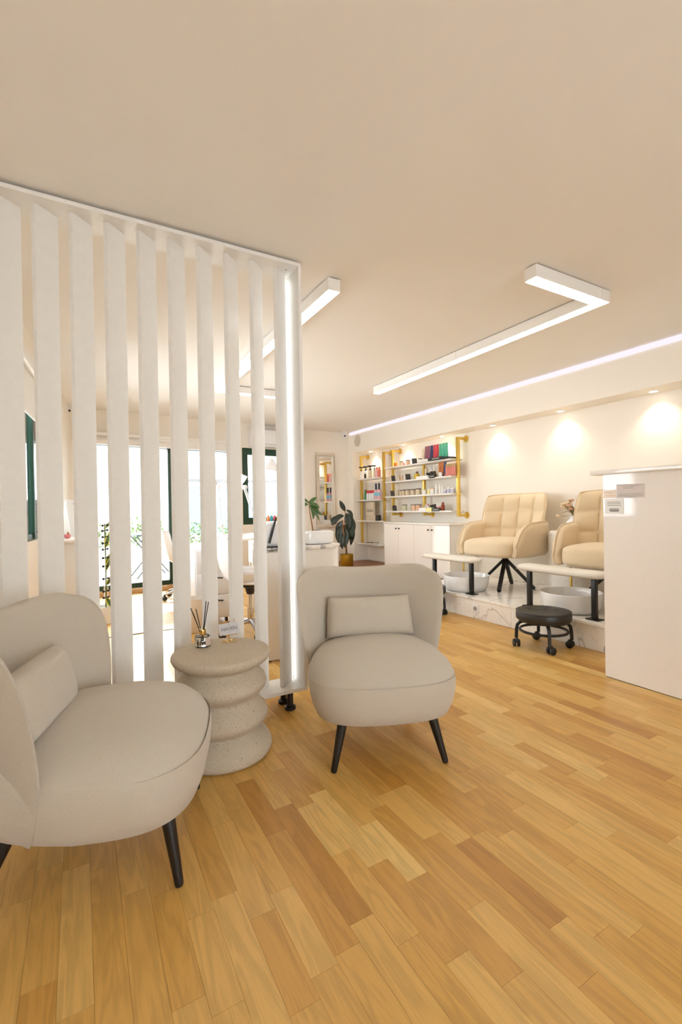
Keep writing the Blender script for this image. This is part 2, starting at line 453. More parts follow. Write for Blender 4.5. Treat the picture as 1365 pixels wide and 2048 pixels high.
# pelmet (blind cassette) above the door
struct('trim_4', G().box(DOOR[0]-.06, DOOR[1]+.06, -.085, -.003, 1.915, 2.065).box(DOOR[0]-.06, DOOR[1]+.06, -.095, -.085, 2.02, 2.065).xf(bw), white, bevel=.004)

def window_unit(name, M, x0, x1, z0, z1, stiles, fw, depth, y0, cill=None):
    root = ob(name, G().box(x0, x1, y0, y0+depth, z1-fw, z1).box(x0, x1, y0, y0+depth, z0, z0+fw).box(x0, x0+fw, y0, y0+depth, z0+fw, z1-fw)
              .box(x1-fw, x1, y0, y0+depth, z0+fw, z1-fw).xf(M), green_f, bevel=.003)
    root['kind'] = 'structure'
    xs = [x0+fw]+sum([[a, b] for a, b in stiles], [])+[x1-fw]
    for a, b in stiles:
        ob('stile', G().box(a, b, y0-.012, y0+depth, z0+.01, z1-.01).xf(M), green_f, root, bevel=.003)
    for a, b in zip(xs[::2], xs[1::2]):
        ob('pane', G().box(a, b, y0+depth*.5, y0+depth*.5+.006, z0+fw, z1-fw).xf(M), glass_m, root, smooth=False)
    return root
window_unit('door_1', bw, DOOR[0], DOOR[1], .055, DOOR[3], [(-.69, -.605)], .055, .06, .05)
window_unit('window_2', bw, *WIN2, [], .10, .06, .02)
window_unit('window_1', lw, *WIN1, [(1.80, 1.85)], .05, .016, .0)
w1 = struct('trim_5', G().box(WIN1[0]-.05, WIN1[1]+.05, -.05, -.002, 2.05, 2.11).xf(lw), white, bevel=.004)
# unseen window behind the camera, added and sized to fill the front with daylight
window_unit('added_fill_window', Matrix.Translation((-1.2, -2.4, 0)) @ Matrix.Scale(-1, 4, (0, 1, 0)), 1.3, 3.05, .25, 2.15, [(2.14, 2.20)], .05, .06, .04)

# ------------------------------------------------------------ platform for the pedicure chairs
PX, PZ = 3.205, .20
pl = thing('pedicure_platform', 'raised white marble platform with grey veins along the right wall', 'platform', (PX, .6, 0))
Y0, Y1 = .6, 4.12
ob('core', G().box(.018, XW-PX-.004, 0, Y1-Y0, 0, PZ-.022), white, pl, smooth=False)
seams = [0, .92, 2.12, Y1-Y0]
for a, b in zip(seams, seams[1:]):
    ob('riser_slab', G().box(.004, .018, a+.0008, b-.0008, .002, PZ-.022), marble_m, pl, bevel=.001, seg=1)
    ob('top_slab', G().box(-.006, .56, a+.0008, b-.0008, PZ-.022, PZ), marble_m, pl, bevel=.002, seg=1)
    ob('top_slab', G().box(.5612, XW-PX-.004, a+.0008, b-.0008, PZ-.022, PZ), marble_m, pl, bevel=.002, seg=1)
ou = thing('power_outlet', 'white square power socket on the veined marble riser', 'socket', (PX+.004, 3.125, .098))
ob('plate', G().box(-.010, 0, -.038, .038, -.04, .04), white_p, ou, bevel=.003)
ob('socket_well', G().lathe([(.021, 0), (.021, .003), (.017, .003), (.017, .0005)], 20).xf(Matrix.Translation((-.010, 0, 0)) @ Matrix.Rotation(R(-90), 4, 'Y')), grey_ink, ou)
for dy in (-.009, .009):
    ob('pin_hole', G().cyl((-.0112, dy, 0), (-.0102, dy, 0), .003, n=8), black_p, ou)

# ------------------------------------------------------------ slatted partition
pt = thing('slatted_partition', 'tall white room divider of slanted vertical slats in a thin frame', 'partition', (.28, 2.29, 0))
L0 = Matrix.Translation((-.28, -2.29, 0))
FX0, FX1, FY0, FY1 = -.44, 1.03, 2.2, 2.385
ob('top_rail', G().box(FX0, FX1, FY0, FY1, 2.325, 2.343).xf(L0), slat_m, pt, bevel=.001, seg=1)
ob('bottom_rail', G().box(FX0, FX1, FY0, FY1, .10, .118).xf(L0), slat_m, pt, bevel=.001, seg=1)
ob('end_post', G().box(FX1-.018, FX1, FY0, FY1, .118, 2.325).xf(L0), slat_m, pt, bevel=.001, seg=1)
sl = G().obox((0, 0, 0), (1, .94, 0), (-.94, 1, 0), (0, 0, 1), .054, .0108, (2.325-.118)/2)
s0 = None
for k in range(10):
    o = ob('slat', sl, slat_m, pt, bevel=.0012, seg=1) if s0 is None else s0.copy()
    if s0 is None: s0 = o
    else: C.objects.link(o)
    o.location = (.904+.040-.1317*k-.28, 2.2925-2.29, 1.2215)
ob('led_strip', G().box(.990, .996, 2.340, 2.3455, .119, 2.31).xf(L0), post_led, pt, smooth=False)
ob('led_channel', G().box(.978, 1.011, 2.346, 2.354, .119, 2.324).xf(L0), slat_m, pt, smooth=False)
ob('screw_head', G().cyl((.972, 2.262, 2.3245), (.972, 2.262, 2.322), .0025, n=10).xf(L0), black_m, pt)
for (fx, fy) in ((.945, 2.245), (.945, 2.335), (.1, 2.245), (.1, 2.335)):
    lg = ob('leg', G().cyl((fx, fy, .02), (fx, fy, .1), .0165, n=18).xf(L0), black_p, pt)
    ob('foot_pad', G().lathe([(.026, 0), (.030, .004), (.030, .016), (.022, .022), (.0165, .022)], 20, (fx, fy, 0)).xf(L0), black_p, lg)

# ------------------------------------------------------------ accent armchairs
def seat_geo():
    g = G(); n = 64
    prof = [(.0, .178), (.55, .174), (.82, .177), (.915, .192), (.965, .232), (1.0, .285), (1.003, .325), (.995, .346), (.9885, .3515), (.9835, .3545), (.973, .362), (.935, .384), (.84, .411), (.66, .434), (.4, .449), (.0, .456)]
    v = []; f = []
    for s, z in prof:
        for k in range(n):
            a = 2*PI*k/n; c_, s_ = math.cos(a), math.sin(a)
            e = 2/3.5
            x = math.copysign(abs(c_)**e, c_); y = math.copysign(abs(s_)**e, s_)
            hw = .315-.052*min(1, max(0, y*1.3))+.012*max(0, -y)
            X = x*hw*s; Y = (y*(.325 if y > 0 else .298)-.022*(1-x*x)*max(0, -y))*s
            zz = z - (.018*max(0, -y*s)**2 if z > .35 else 0)
            v.append((X, Y, zz))
    m = len(prof)
    for i in range(m-1):
        for k in range(n):
            f.append((i*n+k, i*n+(k+1) % n, (i+1)*n+(k+1) % n, (i+1)*n+k))
    return g.add(v, f)
def back_point(s, t, side):
    """s across -1..1, t up -1..1, side +1 front skin, -1 rear skin"""
    k = 1-(.17 if t > 0 else .05)*(abs(s)**4)*(abs(t)**4)
    u, q = s*k, t*k
    v = (q+1)/2
    hw = .288+.102*max(0, v-.03)**1.0
    x = u*hw
    wrap = (.15+.24*v-.19*v*v)*abs(u)**2.2
    y = .245+.10*v-wrap
    z = .176+v*.575+(.066*u*u-.008)*v
    edge = (1-abs(s)**7)*(1-abs(t)**9)
    th = .052*max(0, edge)**.5
    pk = 0
    if side > 0:
        pk = .0035*math.sin(u*70)*math.exp(-((u+.25)/.28)**2)*max(0, v-.70)*3.4*(1-abs(s)**6)*max(0, 1-abs(t)**8)
    ty, tx = .95, -.30*u
    return Vector((x - tx*side*th*.6*-1*0 - u*.018*(side < 0)*edge, y-side*th*.75+pk, z))
def back_geo():
    g = G()
    nu, nv = 44, 30
    g.grid(lambda a, b: back_point(2*a-1, 2*b-1, 1), nu, nv)
    g.grid(lambda a, b: back_point(2*a-1, 2*b-1, -1), nu, nv, flip=True)
    return g
def cushion_geo(w, h, t):
    def P(a, b, side):
        s, q = 2*a-1, 2*b-1
        e = max(0, (1-abs(s)**6)*(1-abs(q)**5))**.5
        pin = 1-.03*(1-abs(q)**2)*abs(s)**4
        x = s*w/2*(1-.05*(1-q*q)*0)*pin*(1-.06*max(0, q))
        z = q*h/2*(1-.05*(1-s*s))
        cre = .003*math.exp(-((s+.12)/.03)**2)+.0025*math.exp(-((s-.02)/.03)**2) if side > 0 else 0
        return Vector((x, -side*(t/2*e)+cre*e, z))
    g = G()
    g.grid(lambda a, b: P(a, b, 1), 30, 18); g.grid(lambda a, b: P(a, b, -1), 30, 18, flip=True)
    return g
def make_armchair(label, loc, rz):
    t = thing('accent_chair', label, 'chair', loc, rz, 'beige accent chairs by the slatted divider')
    ob('seat', seat_geo(), fabric, t, ang=70)
    bk = ob('backrest', back_geo(), fabric, t, ang=80)
    for sx in (-1, 1):
        for sy in (-1, 1):
            top = Vector((sx*.185, sy*.20-.01, .195)); bot = Vector((sx*.2325, sy*.25 if sy < 0 else .27, 0))
            ob('leg', G().tube([bot, bot.lerp(top, .04), top], [.010, .0125, .021], 14), black_w, t)
    return t
ch1 = make_armchair('beige low armchair seen from the front, standing before the end of the slatted divider', (1.17, 1.755, 0), R(-22.3))
ch2 = copy_tree(ch1)
ch2['label'] = 'beige low armchair cut off by the left edge, facing the stone side table'
ch2.location = (.058, 1.648, 0); ch2.rotation_euler.z = R(72)
def pillow(label, ch, off):
    p = ob('lumbar_cushion', cushion_geo(.435, .195, .12), fabric, ang=80)
    tag(p, label, 'cushion', 'small cushions on the accent chairs')
    p.matrix_world = Matrix.Translation(ch.location) @ Matrix.Rotation(ch.rotation_euler.z, 4, 'Z') @ Matrix.Translation(off) @ Matrix.Rotation(R(-13), 4, 'X')
    return p
pillow('small beige lumbar cushion upright on the front-facing armchair', ch1, (0, .155, .522))
p2 = pillow('small beige lumbar cushion on the armchair cut off at the left', ch2, (-.078, .165, .520))
p2.scale = (.88, 1, 1)

# ------------------------------------------------------------ stone side table and what stands on it
TX, TY = .528, 2.016
prof = []
def arc_pts(rin, rout, z0, z1, n=10):
    return [(rin+(rout-rin)*math.sin(PI*i/n)**.85, z0+(z1-z0)*i/n) for i in range(n)]
prof = [(.0, 0), (.19, 0), (.205, .006), (.212, .02), (.210, .04), (.198, .062), (.175, .082), (.156, .098), (.150, .108),
        (.156, .118), (.176, .130), (.193, .148), (.197, .165), (.190, .186), (.170, .208), (.152, .226), (.146, .240),
        (.152, .252), (.172, .266), (.188, .284), (.193, .302), (.186, .324), (.168, .344), (.153, .358), (.150, .370),
        (.160, .380), (.184, .390), (.203, .404), (.211, .420), (.210, .431), (.204, .438), (.195, .440), (.10, .440), (0, .440)]
tb = ob('stone_side_table', G().lathe(prof, 72), concrete, loc=(TX, TY, 0), ang=60)
tag(tb, 'round sand coloured stone side table with stacked wavy rings between the two armchairs', 'side table')

def on_table(dx, dy): return (TX+dx, TY+dy, .440)
df = thing('reed_diffuser', 'clear glass reed diffuser with black reeds and gold collar on the stone table', 'diffuser', (.468, 2.108, .440), R(28))
df.scale = (.92, .92, .96)
bt = ob('bottle', G().lathe([(.030, 0), (.037, .004), (.038, .010), (.038, .050), (.034, .057), (.016, .061), (.014, .066)], 8), clear_m, df, bevel=.001, ang=20)
ob('liquid', G().lathe([(.0, .010), (.0335, .010), (.0335, .034), (0, .034)], 8), clear_glass('pale_oil', (1, .93, .80)), df)
ob('collar', G().lathe([(.0135, .058), (.017, .058), (.017, .082), (.0165, .084), (.010, .084), (.010, .079)], 24), gold, df)
ob('paper_label', G().grid(lambda a, b: Vector((.0392*math.cos(R(-110+80*a))*1.0, .0392*math.sin(R(-110+80*a)), .012+.034*b)), 8, 1), mat('kraft_pink_label', (206, 186, 172), .7), df)
ob('label_print', G().box(-.012, .012, -.0398, -.0394, .030, .0315).box(-.009, .009, -.0398, -.0394, .024, .025).xf(Matrix.Rotation(R(20), 4, 'Z')), grey_ink, df)
for i, (dx, dy, h_) in enumerate([(-.054, .0, .168), (-.047, .025, .188), (-.012, .03, .178), (.022, -.005, .212), (.050, .01, .202)]):
    k = Vector((dx, dy, h_)); b_ = Vector((-dx*.35, -dy*.35, .013))
    ob('reed', G().cyl(b_*.6+Vector((0, 0, .005)), k, .0023, n=8), black_m, df)
cdh = thing('card_stand', 'small gold wire card stand with ring feet on the stone table', 'card stand', (.595, 2.128, .440), R(-14))
wire = G()
for cx in (-.013, .013):
    wire.tube([(cx+.021*math.cos(2*PI*k/28), .021*math.sin(2*PI*k/28), .0018) for k in range(28)], .0017, 8, closed=True)
ob('ring_foot', wire, gold, cdh)
ob('stem', G().tube([(0, 0, .0018), (0, -.001, .014), (0, 0, .022), (0, .003, .034), (0, .016, .086)], .0016, 8), gold, cdh)
ob('card_ledge', G().tube([(-.030, -.010, .037), (-.030, -.011, .031), (-.030, .0, .030), (.030, .0, .033), (.030, -.011, .034), (.030, -.010, .040)], .0016, 8), gold, cdh)
ob('top_finial', G().tube([(-.032, .014, .080), (-.032, .016, .092), (-.006, .016, .092), (-.004, .015, .078)], .0014, 8), gold, cdh)
ob('top_finial', G().tube([(.012, .015, .078), (.024, .016, .090), (.024, .016, .102)], .0014, 8), gold, cdh)
Mcd = Matrix.Translation((.595, 2.128, .440)) @ Matrix.Rotation(R(-14), 4, 'Z') @ frame((0, .001, .0600), (1, 0, .10), (-.097, .2, .97))
cd = ob('business_card', G().box(-.046, .046, -.0265, .0265, -.0004, .0004), mat('pale_grey_card', (206, 202, 202), .6), smooth=False)
cd.matrix_world = Mcd; tag(cd, 'grey business card with HAVEN lettering resting on the gold stand', 'card')
lettering('HAVEN', .022, mat('slate_ink', (84, 82, 90), .6), cd, Matrix.Translation((0, -.001, .0006)))
lettering('beauty', .007, grey_ink, cd, Matrix.Translation((0, -.0145, .0006)))
ob('emblem', G().tube([(0, .0145, .0007), (-.003, .017, .0007), (0, .0205, .0007), (.003, .017, .0007)], .0004, 5, closed=True), ink, cd)

# ------------------------------------------------------------ ceiling lights
def linear_light(label, segs, loc):
    """segs: list of (x0,x1,y0,y1) boxes in local plan"""
    t = thing('linear_ceiling_light', label, 'ceiling light', loc, 0, 'L-shaped linear ceiling lights')
    for (x0, x1, y0, y1) in segs:
        ob('housing', G().box(x0, x1, y0, y1, -.075, -.006), white, t, bevel=.0015, seg=1)
        ob('mounting_rail', G().box(x0+.012, x1-.012, y0+.012, y1-.012, -.006, 0), dark_gap, t, smooth=False)
        ob('diffuser', G().box(x0+.004, x1-.004, y0+.004, y1-.004, -.0775, -.0745), led_m, t, smooth=False)
    return t
linear_light('white L-shaped linear light on the ceiling above the reception desk side', [(0, .598, 0, .077), (.60, .677, 0, 1.24), (.60, .677, 1.242, 2.48)], (2.148, 1.622, ZC))
linear_light('white L-shaped linear light on the ceiling behind the slatted divider', [(0, .077, 0, 1.24), (0, .077, 1.242, 2.42), (0, .68, 2.422, 2.50)], (1.229, 2.268, ZC))
for k in range(8):
    y = .335+.8675*(k)
    d = thing('downlight', f'small round warm downlight under the soffit, {["nearest the front wall", "second from the front wall", "above the near pedicure chair", "above the gap between the pedicure chairs", "above the far pedicure chair", "above the end of the cabinet", "above the middle of the product shelf", "above the narrow corner shelf"][k]}', 'downlight', (4.225, y, ZN), 0, 'round downlights in the soffit')
    ob('trim_ring', G().lathe([(.030, -.0005), (.034, -.004), (.043, -.004), (.045, -.0005)], 28), white, d)
    ob('lens', G().lathe([(0, -.002), (.031, -.002), (.031, -.0005), (0, -.0005)], 24), spot_lens, d)
    L_ = bpy.data.lights.new('downlight_beam', 'SPOT'); L_.energy = SPOT_W; L_.color = (1, .86, .68); L_.spot_size = R(115); L_.spot_blend = 1.0; L_.shadow_soft_size = .02
    lo = bpy.data.objects.new('downlight_beam', L_); C.objects.link(lo); lo.parent = d; lo.location = (0, 0, -.012)

# ------------------------------------------------------------ small wall and ceiling devices
def cctv(label, loc, look):
    t = thing('security_camera', label, 'camera', loc, 0, 'white ceiling security cameras')
    ob('mount', G().lathe([(.045, 0), (.045, -.012), (.036, -.02), (.022, -.026), (.020, -.04)], 24), white_p, t)
    ob('head', G().ball((0, 0, -.072), .040, .040, .044), white_p, t)
    d = Vector(look).normalized()
    ob('lens', G().cyl(Vector((0, 0, -.072))+d*.030, Vector((0, 0, -.072))+d*.0425, .017, .012, 20), black_p, t)
    return t
cctv('white security camera hung in the far right ceiling corner above the mirror', (3.90, 6.72, ZC), (-.25, -.9, -.15))
cctv('white security camera hung in the far left ceiling corner seen between the slats', (-.115, 6.36, ZC), (.6, -.75, -.35))
sp = thing('wall_speaker', 'round flush grey speaker grille in the soffit at the far end', 'speaker', (XF-.001, 6.56, 2.19))
sp.rotation_euler = (0, R(-90), 0)
ob('bezel', G().lathe([(.098, 0), (.103, .004), (.112, .004), (.115, 0)], 40), paint, sp)
ob('grille', G().lathe([(0, .0028), (.09, .0028), (.10, .0015), (.10, 0), (0, 0)], 40), mat('grey_grille', (206, 196, 178), .8, bump=.4, bscale=900), sp)

def bobj(t): t.matrix_world = bw @ t.matrix_world; return t
ac = thing('air_conditioner', 'white wall air conditioner mounted high above the far green window', 'air conditioner')
ac.matrix_world = bw @ Matrix.Translation((.89, -.003, 2.14))
ob('casing', G().prism([(-.10-.12, -.10), (-.215, .03), (-.20, .115), (-.17, .13), (0, .13), (0, -.13), (-.14, -.13)][::-1], -.42, .42).xf(Matrix(((0, 0, 1, 0), (1, 0, 0, 0), (0, 1, 0, 0), (0, 0, 0, 1)))), white_p, ac, bevel=.008, ang=30)
ob('air_flap', G().obox((0, -.185, -.118), (1, 0, 0), (0, -.9, .36), (0, .36, .9), .39, .035, .003), white_p, ac, bevel=.001)
ob('outlet_slot', G().obox((0, -.176, -.1175), (1, 0, 0), (0, -.92, .33), (0, .33, .92), .40, .043, .0015), dark_gap, ac, smooth=False)
ob('display_mark', G().box(-.30, -.255, -.2175, -.2155, .01, .03), grey_ink, ac, smooth=False)

mi = thing('wall_mirror', 'narrow upright mirror in a pale frame on the far wall', 'mirror')
mi.matrix_world = bw @ Matrix.Translation((1.83, -.002, 1.37))
W_, H_, fw_ = .182, .625, .052
fr = G()
for (a, b, c_, d_) in ((-W_, W_, H_-fw_, H_), (-W_, W_, -H_, -H_+fw_), (-W_, -W_+fw_, -H_+fw_, H_-fw_), (W_-fw_, W_, -H_+fw_, H_-fw_)):
    fr.box(a, b, -.030, 0, c_, d_)
ob('frame', fr, mat('cream_frame', (226, 214, 196), .5), mi, bevel=.006)
ob('inner_bevel', G().box(-W_+fw_, W_-fw_, -.020, -.016, H_-fw_-.012, H_-fw_).box(-W_+fw_, W_-fw_, -.020, -.016, -H_+fw_, -H_+fw_+.012).box(-W_+fw_, -W_+fw_+.012, -.020, -.016, -H_+fw_, H_-fw_).box(W_-fw_-.012, W_-fw_, -.020, -.016, -H_+fw_, H_-fw_), white, mi, smooth=False)
ob('glass', G().box(-W_+fw_, W_-fw_, -.015, -.004, -H_+fw_, H_-fw_), mirror_m, mi, smooth=False)
hk = thing('wall_hook', 'tiny dark wall hook low beside the gold plant pot', 'hook'); hk.matrix_world = bw @ Matrix.Translation((1.78, -.002, .33))
ob('hook_wire', G().tube([(0, 0, .0), (0, -.02, .0), (.0, -.035, -.01), (.03, -.05, -.012), (.045, -.05, .02)], .005, 8), black_m, hk)

# ------------------------------------------------------------ reception desk with notices
dk = thing('reception_desk', 'tall glossy white reception desk with an overhanging worktop at the right edge', 'reception desk', (2.775, .4, 0))
ob('front_panel', G().box(0, .028, -1.4, 1.25, .004, 1.232), gloss, dk, bevel=.0012, seg=1)
ob('end_panel', G().box(.028, .39, 1.222, 1.25, .004, 1.232), gloss, dk, bevel=.0012, seg=1)
ob('inner_carcass', G().box(.03, .36, -1.4, 1.22, .02, 1.2), white, dk, smooth=False)
ob('worktop', G().box(-.03, .42, -1.4, 1.315, 1.232, 1.258), gloss, dk, bevel=.002, seg=2)
ob('plinth_gap', G().box(.004, .3, -1.38, 1.246, 0, .004), dark_gap, dk, smooth=False)
def notice(label, y0, y1, z0, z1, m, lines, off, tilt=0):
    t = thing('notice', label, 'notice', (2.7735-off, (y0+y1)/2, (z0+z1)/2), 0, 'paper notices on the reception desk')
    t.rotation_euler.x = tilt
    hy, hz = (y1-y0)/2, (z1-z0)/2
    ob('sheet', G().box(-.0008, 0, -hy, hy, -hz, hz), m, t, smooth=False)
    for (f0, f1, q, th, im) in lines:
        ob('printed_line', G().box(-.0011, -.0008, hy-2*hy*f1, hy-2*hy*f0, hz-2*hz*q-th, hz-2*hz*q+th), im, t, smooth=False)
pk = mat('pinkish_paper', (214, 202, 196), .6); ink_r = mat('faded_red_ink', (186, 160, 142), .7)
ink_m = mat('mid_grey_ink', (160, 150, 146), .7)
notice('wide pinkish paper notice near the worktop, largest on the reception desk', 1.41, 1.567, 1.088, 1.168, pk,
       [(.03, .42, .05, .0012, ink_m), (.45, .97, .09, .0012, ink_m), (.2, .8, .17, .0012, ink_m), (.25, .62, .25, .001, ink_m), (.25, .62, .32, .001, ink_m), (.06, .94, .70, .0012, ink_m), (.06, .96, .80, .0012, ink_m), (.05, .95, .88, .0012, ink_m), (.3, .7, .95, .001, ink_m)], 0)
notice('small cream note with faded red print beside the desk corner', 1.572, 1.645, 1.090, 1.138, mat('cream_note', (240, 224, 208), .6),
       [(.1, .85, .3, .0012, ink_r), (.45, .7, .5, .001, ink_r), (.2, .9, .72, .0012, ink_r)], 0)
notice('white card with two blocks of grey print, lowest on the reception desk', 1.528, 1.636, .995, 1.084, paper,
       [(.12, .85, .22, .002, grey_ink), (.12, .85, .32, .002, grey_ink), (.12, .88, .44, .002, grey_ink), (.25, .75, .68, .002, ink), (.22, .78, .76, .002, ink), (.28, .74, .84, .002, ink)], .0005)

# ------------------------------------------------------------ rolling stools
def make_stool(label, loc, rz):
    t = thing('rolling_stool', label, 'stool', loc, rz, 'low black rolling stools')
    def top(a, b):
        th, r = 2*PI*a, b
        x, y = r*.185*math.cos(th), r*.185*math.sin(th)
        tuft = 0
        for (u, v_) in ((.07, .07), (-.07, .07), (.07, -.07), (-.07, -.07), (0, 0)):
            tuft += .010*math.exp(-((x-u)**2+(y-v_)**2)/.0009)
        cr = .004*math.exp(-(x/.012)**2)+.004*math.exp(-(y/.012)**2)
        return Vector((x, y, .283-.012*r**4-(tuft+cr)*(1-r**3)))
    g = G().grid(top, 48, 16)
    g.lathe([(.185, .271), (.192, .262), (.194, .235), (.192, .212), (.186, .206), (0, .206)], 48)
    ob('seat_pad', g, leather, t, ang=60)
    ob('piping', G().tube([(.190*math.cos(2*PI*k/48), .190*math.sin(2*PI*k/48), .268) for k in range(48)], .0035, 6, closed=True), leather, t)
    ob('seat_plate', G().lathe([(0, .196), (.176, .196), (.180, .200), (.180, .206), (0, .206)], 40), black_m, t)
    ob('ring_brace', G().tube([(.165*math.cos(2*PI*k/48), .165*math.sin(2*PI*k/48), .125) for k in range(48)], .010, 10, closed=True), black_m, t)
    for k in range(4):
        a = PI/4+k*PI/2; c_, s_ = math.cos(a), math.sin(a)
        lg = ob('leg', G().tube([(c_*r, s_*r, z) for r, z in ((.09, .190), (.135, .189), (.165, .180), (.184, .160), (.190, .13), (.193, .062))], .0125, 12), black_m, t)
        d = a+1.1+.5*k
        cs = G()
        ox, oy = c_*.195+.014*math.cos(d), s_*.195+.014*math.sin(d)
        nx, ny = -math.sin(d), math.cos(d)
        for sgn in (-1, 1):
            cs.tube([(ox+nx*sgn*.006, oy+ny*sgn*.006, .027), (ox+nx*sgn*.010, oy+ny*sgn*.010, .027), (ox+nx*sgn*.022, oy+ny*sgn*.022, .027), (ox+nx*sgn*.025, oy+ny*sgn*.025, .027)], [.024, .027, .027, .022], 20)
        cs.ball((ox, oy, .045), .017, .017, .018, 12, 8)
        ob('caster', cs, black_p, lg)
    return t
st1 = make_stool('low black tufted rolling stool in front of the near foot basin', (2.985, 2.235, 0), R(3))
st2 = copy_tree(st1); st2['label'] = 'low black rolling stool almost hidden behind the front-facing armchair'
st2.location = (2.99, 3.575, 0); st2.rotation_euler.z = R(-20)

# ------------------------------------------------------------ pedicure armchairs (local: faces -y, z from the platform)
def pedi_back(a, b, side):
    """tufted back: a across, b up"""
    s, t = 2*a-1, b
    k = 1-.10*abs(s)**6*max(0, (t-.5)*2)**4
    hw = .35 + .012*t
    x = s*hw*k
    z = .365+.62*t*(1-.03*abs(s)**4*t)
    wing = .17*abs(s)**2.8*(1-.2*t)
    y = .20+.15*t-wing
    e = max(0, (1-abs(s)**9)*(1-max(0, (t-.5)*2)**10))**.5
    puff = 0
    if side > 0:
        uu = abs(math.sin(PI*(s+1)*2))**.5; vv = abs(math.sin(PI*(t-.10)*3.333))**.5 if t > .1 else 1
        puff = .042*(uu*vv)**.8-.016
    th = .052*e
    return Vector((x, y-side*th-(puff*e if side > 0 else 0), z))
def make_pedi_chair(label, loc, rz):
    t = thing('pedicure_chair', label, 'chair', loc, rz, 'cream swivel pedicure chairs')
    g = G().grid(lambda a, b: pedi_back(a, b, 1), 56, 42); g.grid(lambda a, b: pedi_back(a, b, -1), 56, 42, flip=True)
    ob('backrest', g, boucle, t, ang=80)
    # piping along the rim of the back
    rim = [pedi_back(0, b/16, 1) for b in range(0, 17)]+[pedi_back(a/20, 1, 1) for a in range(1, 20)]+[pedi_back(1, b/16, 1) for b in range(16, -1, -1)]
    ob('back_piping', G().tube([p+Vector((0, -.006, 0)) for p in rim], .0065, 6), boucle, t)
    # seat cushion
    g = G().ball((0, 0, 0), 1, 1, 1, 48, 24, .42)
    g.v = [(x*.298, y*.315-.075+(.02*(1-x*x) if y < 0 else 0)*-1, .428+z*(.088 if z < 0 else .094)+.012*(1-x*x)*(1-y*y)*(z > 0)) for x, y, z in g.v]
    ob('seat_cushion', g, boucle, t, ang=80)
    # arm shells: sweep that runs from the back round to the front
    for sx in (-1, 1):
        def arm(a, b, side):
            # a from the back (0) to the front (1), b from the bottom to the top
            y = .21-.56*a
            topz = .70-.03*a if a < .45 else .70-.0135-.20*((a-.45)/.55)**2.6
            botz = .345+.02*abs(a-.5)
            if a > .86: topz = topz*(1-((a-.86)/.14)**3)+(.47)*((a-.86)/.14)**3
            z = botz+(topz-botz)*b
            bul = .028*math.sin(PI*min(1, max(0, b)))
            xx = .325+bul*.6+.014*b - .03*a**3
            e = (max(0, (1-abs(2*b-1)**8)*(1-abs(2*a-1)**12)))**.5
            return Vector((sx*(xx+side*.040*e), y, z))
        g = G().grid(lambda a, b: arm(a, b, 1), 32, 16); g.grid(lambda a, b: arm(a, b, -1), 32, 16, flip=True)
        am = ob('armrest', g, boucle, t, ang=80)
        rim = [arm(a/24, 1, 0) for a in range(2, 25)]+[arm(1, 1-b/10, 0) for b in range(1, 11)]
        off = Vector((sx*.022, -.004, 0))
        ob('arm_piping', G().tube([p+off for p in rim], .006, 6), boucle, am)
    # base shell
    g = G().ball((0, 0, 0), 1, 1, 1, 40, 14, .6)
    g.v = [(x*.315, y*.315-.02, .375+z*.038) for x, y, z in g.v]
    ob('seat_base', g, boucle, t, ang=80)
    ob('column', G().lathe([(.016, .346), (.016, .318), (.030, .318), (.032, .30), (.030, .285), (.026, .285), (.026, .205), (.0, .205)][::-1], 20), black_m, t)
    for k in range(4):
        a = R(-62.)+k*PI/2-rz
        c_, s_ = math.cos(a), math.sin(a)
        p0 = Vector((c_*.02, s_*.02, .288)); p1 = Vector((c_*.285, s_*.285, .012))
        d = (p1-p0).normalized(); sd = Vector((-s_, c_, 0)); up = d.cross(sd)
        lg = G(); n = 6
        lg.obox((p0+p1)/2, d, sd, up, (p1-p0).length/2, .019, .014)
        lo = ob('leg', lg, black_m, t, bevel=.003)
        ob('glide', G().cyl((p1.x, p1.y, 0), (p1.x, p1.y, .006), .014, n=12), black_p, lo)
    return t
pc1 = make_pedi_chair('cream tufted swivel armchair, the far one, seen whole on the marble platform', (3.85, 3.33, PZ), R(-90+9))
pc2 = copy_tree(pc1); pc2['label'] = 'cream tufted swivel armchair cut off by the reception desk'
pc2.location = (3.84, 2.21, PZ); pc2.rotation_euler.z = R(-90+12)

def make_footrest(label, y0, length, p0, p1):
    yc = y0+length/2
    t = thing('footrest', label, 'footrest', (3.30, yc, PZ), 0, 'padded pedicure footrests')
    def pad(a, b):
        s = 2*a-1; th = 2*PI*b
        e = (1-abs(s)**10)**.5 if abs(s) < 1 else 0
        cs, sn = math.cos(th), math.sin(th)
        x = math.copysign(abs(cs)**.7, cs)*.088*(.3+.7*e)
        z = math.copysign(abs(sn)**.7, sn)*.030*(.25+.75*e)
        return Vector((x, s*length/2, .335+z+.012*s*s*0-.004*(1-s*s)))
    g = G().grid(pad, 40, 28)
    n = len(g.v); g.f += [[j*41 for j in range(28)][::-1], [j*41+40 for j in range(28)]]
    ob('pad', g, vinyl, t, ang=60)
    ob('stitching', G().tube([(-.089, (s/20-.5)*length*.94, .33-.010) for s in range(21)], .0022, 5), mat('thread', (196, 184, 164), .8), t)
    for q in (p0, p1):
        ps = ob('post', G().box(-.018, .018, q-yc-.018, q-yc+.018, .008, .312), black_m, t, bevel=.004)
        ob('base_plate', G().box(-.040, .040, q-yc-.05, q-yc+.05, 0, .008), black_m, ps, bevel=.002)
    return t
make_footrest('cream padded footrest on black posts over the far foot basin', 3.17, .76, 3.266, 3.80)
make_footrest('cream padded footrest on black posts beside the reception desk edge', 1.93, .76, 2.035, 2.60)
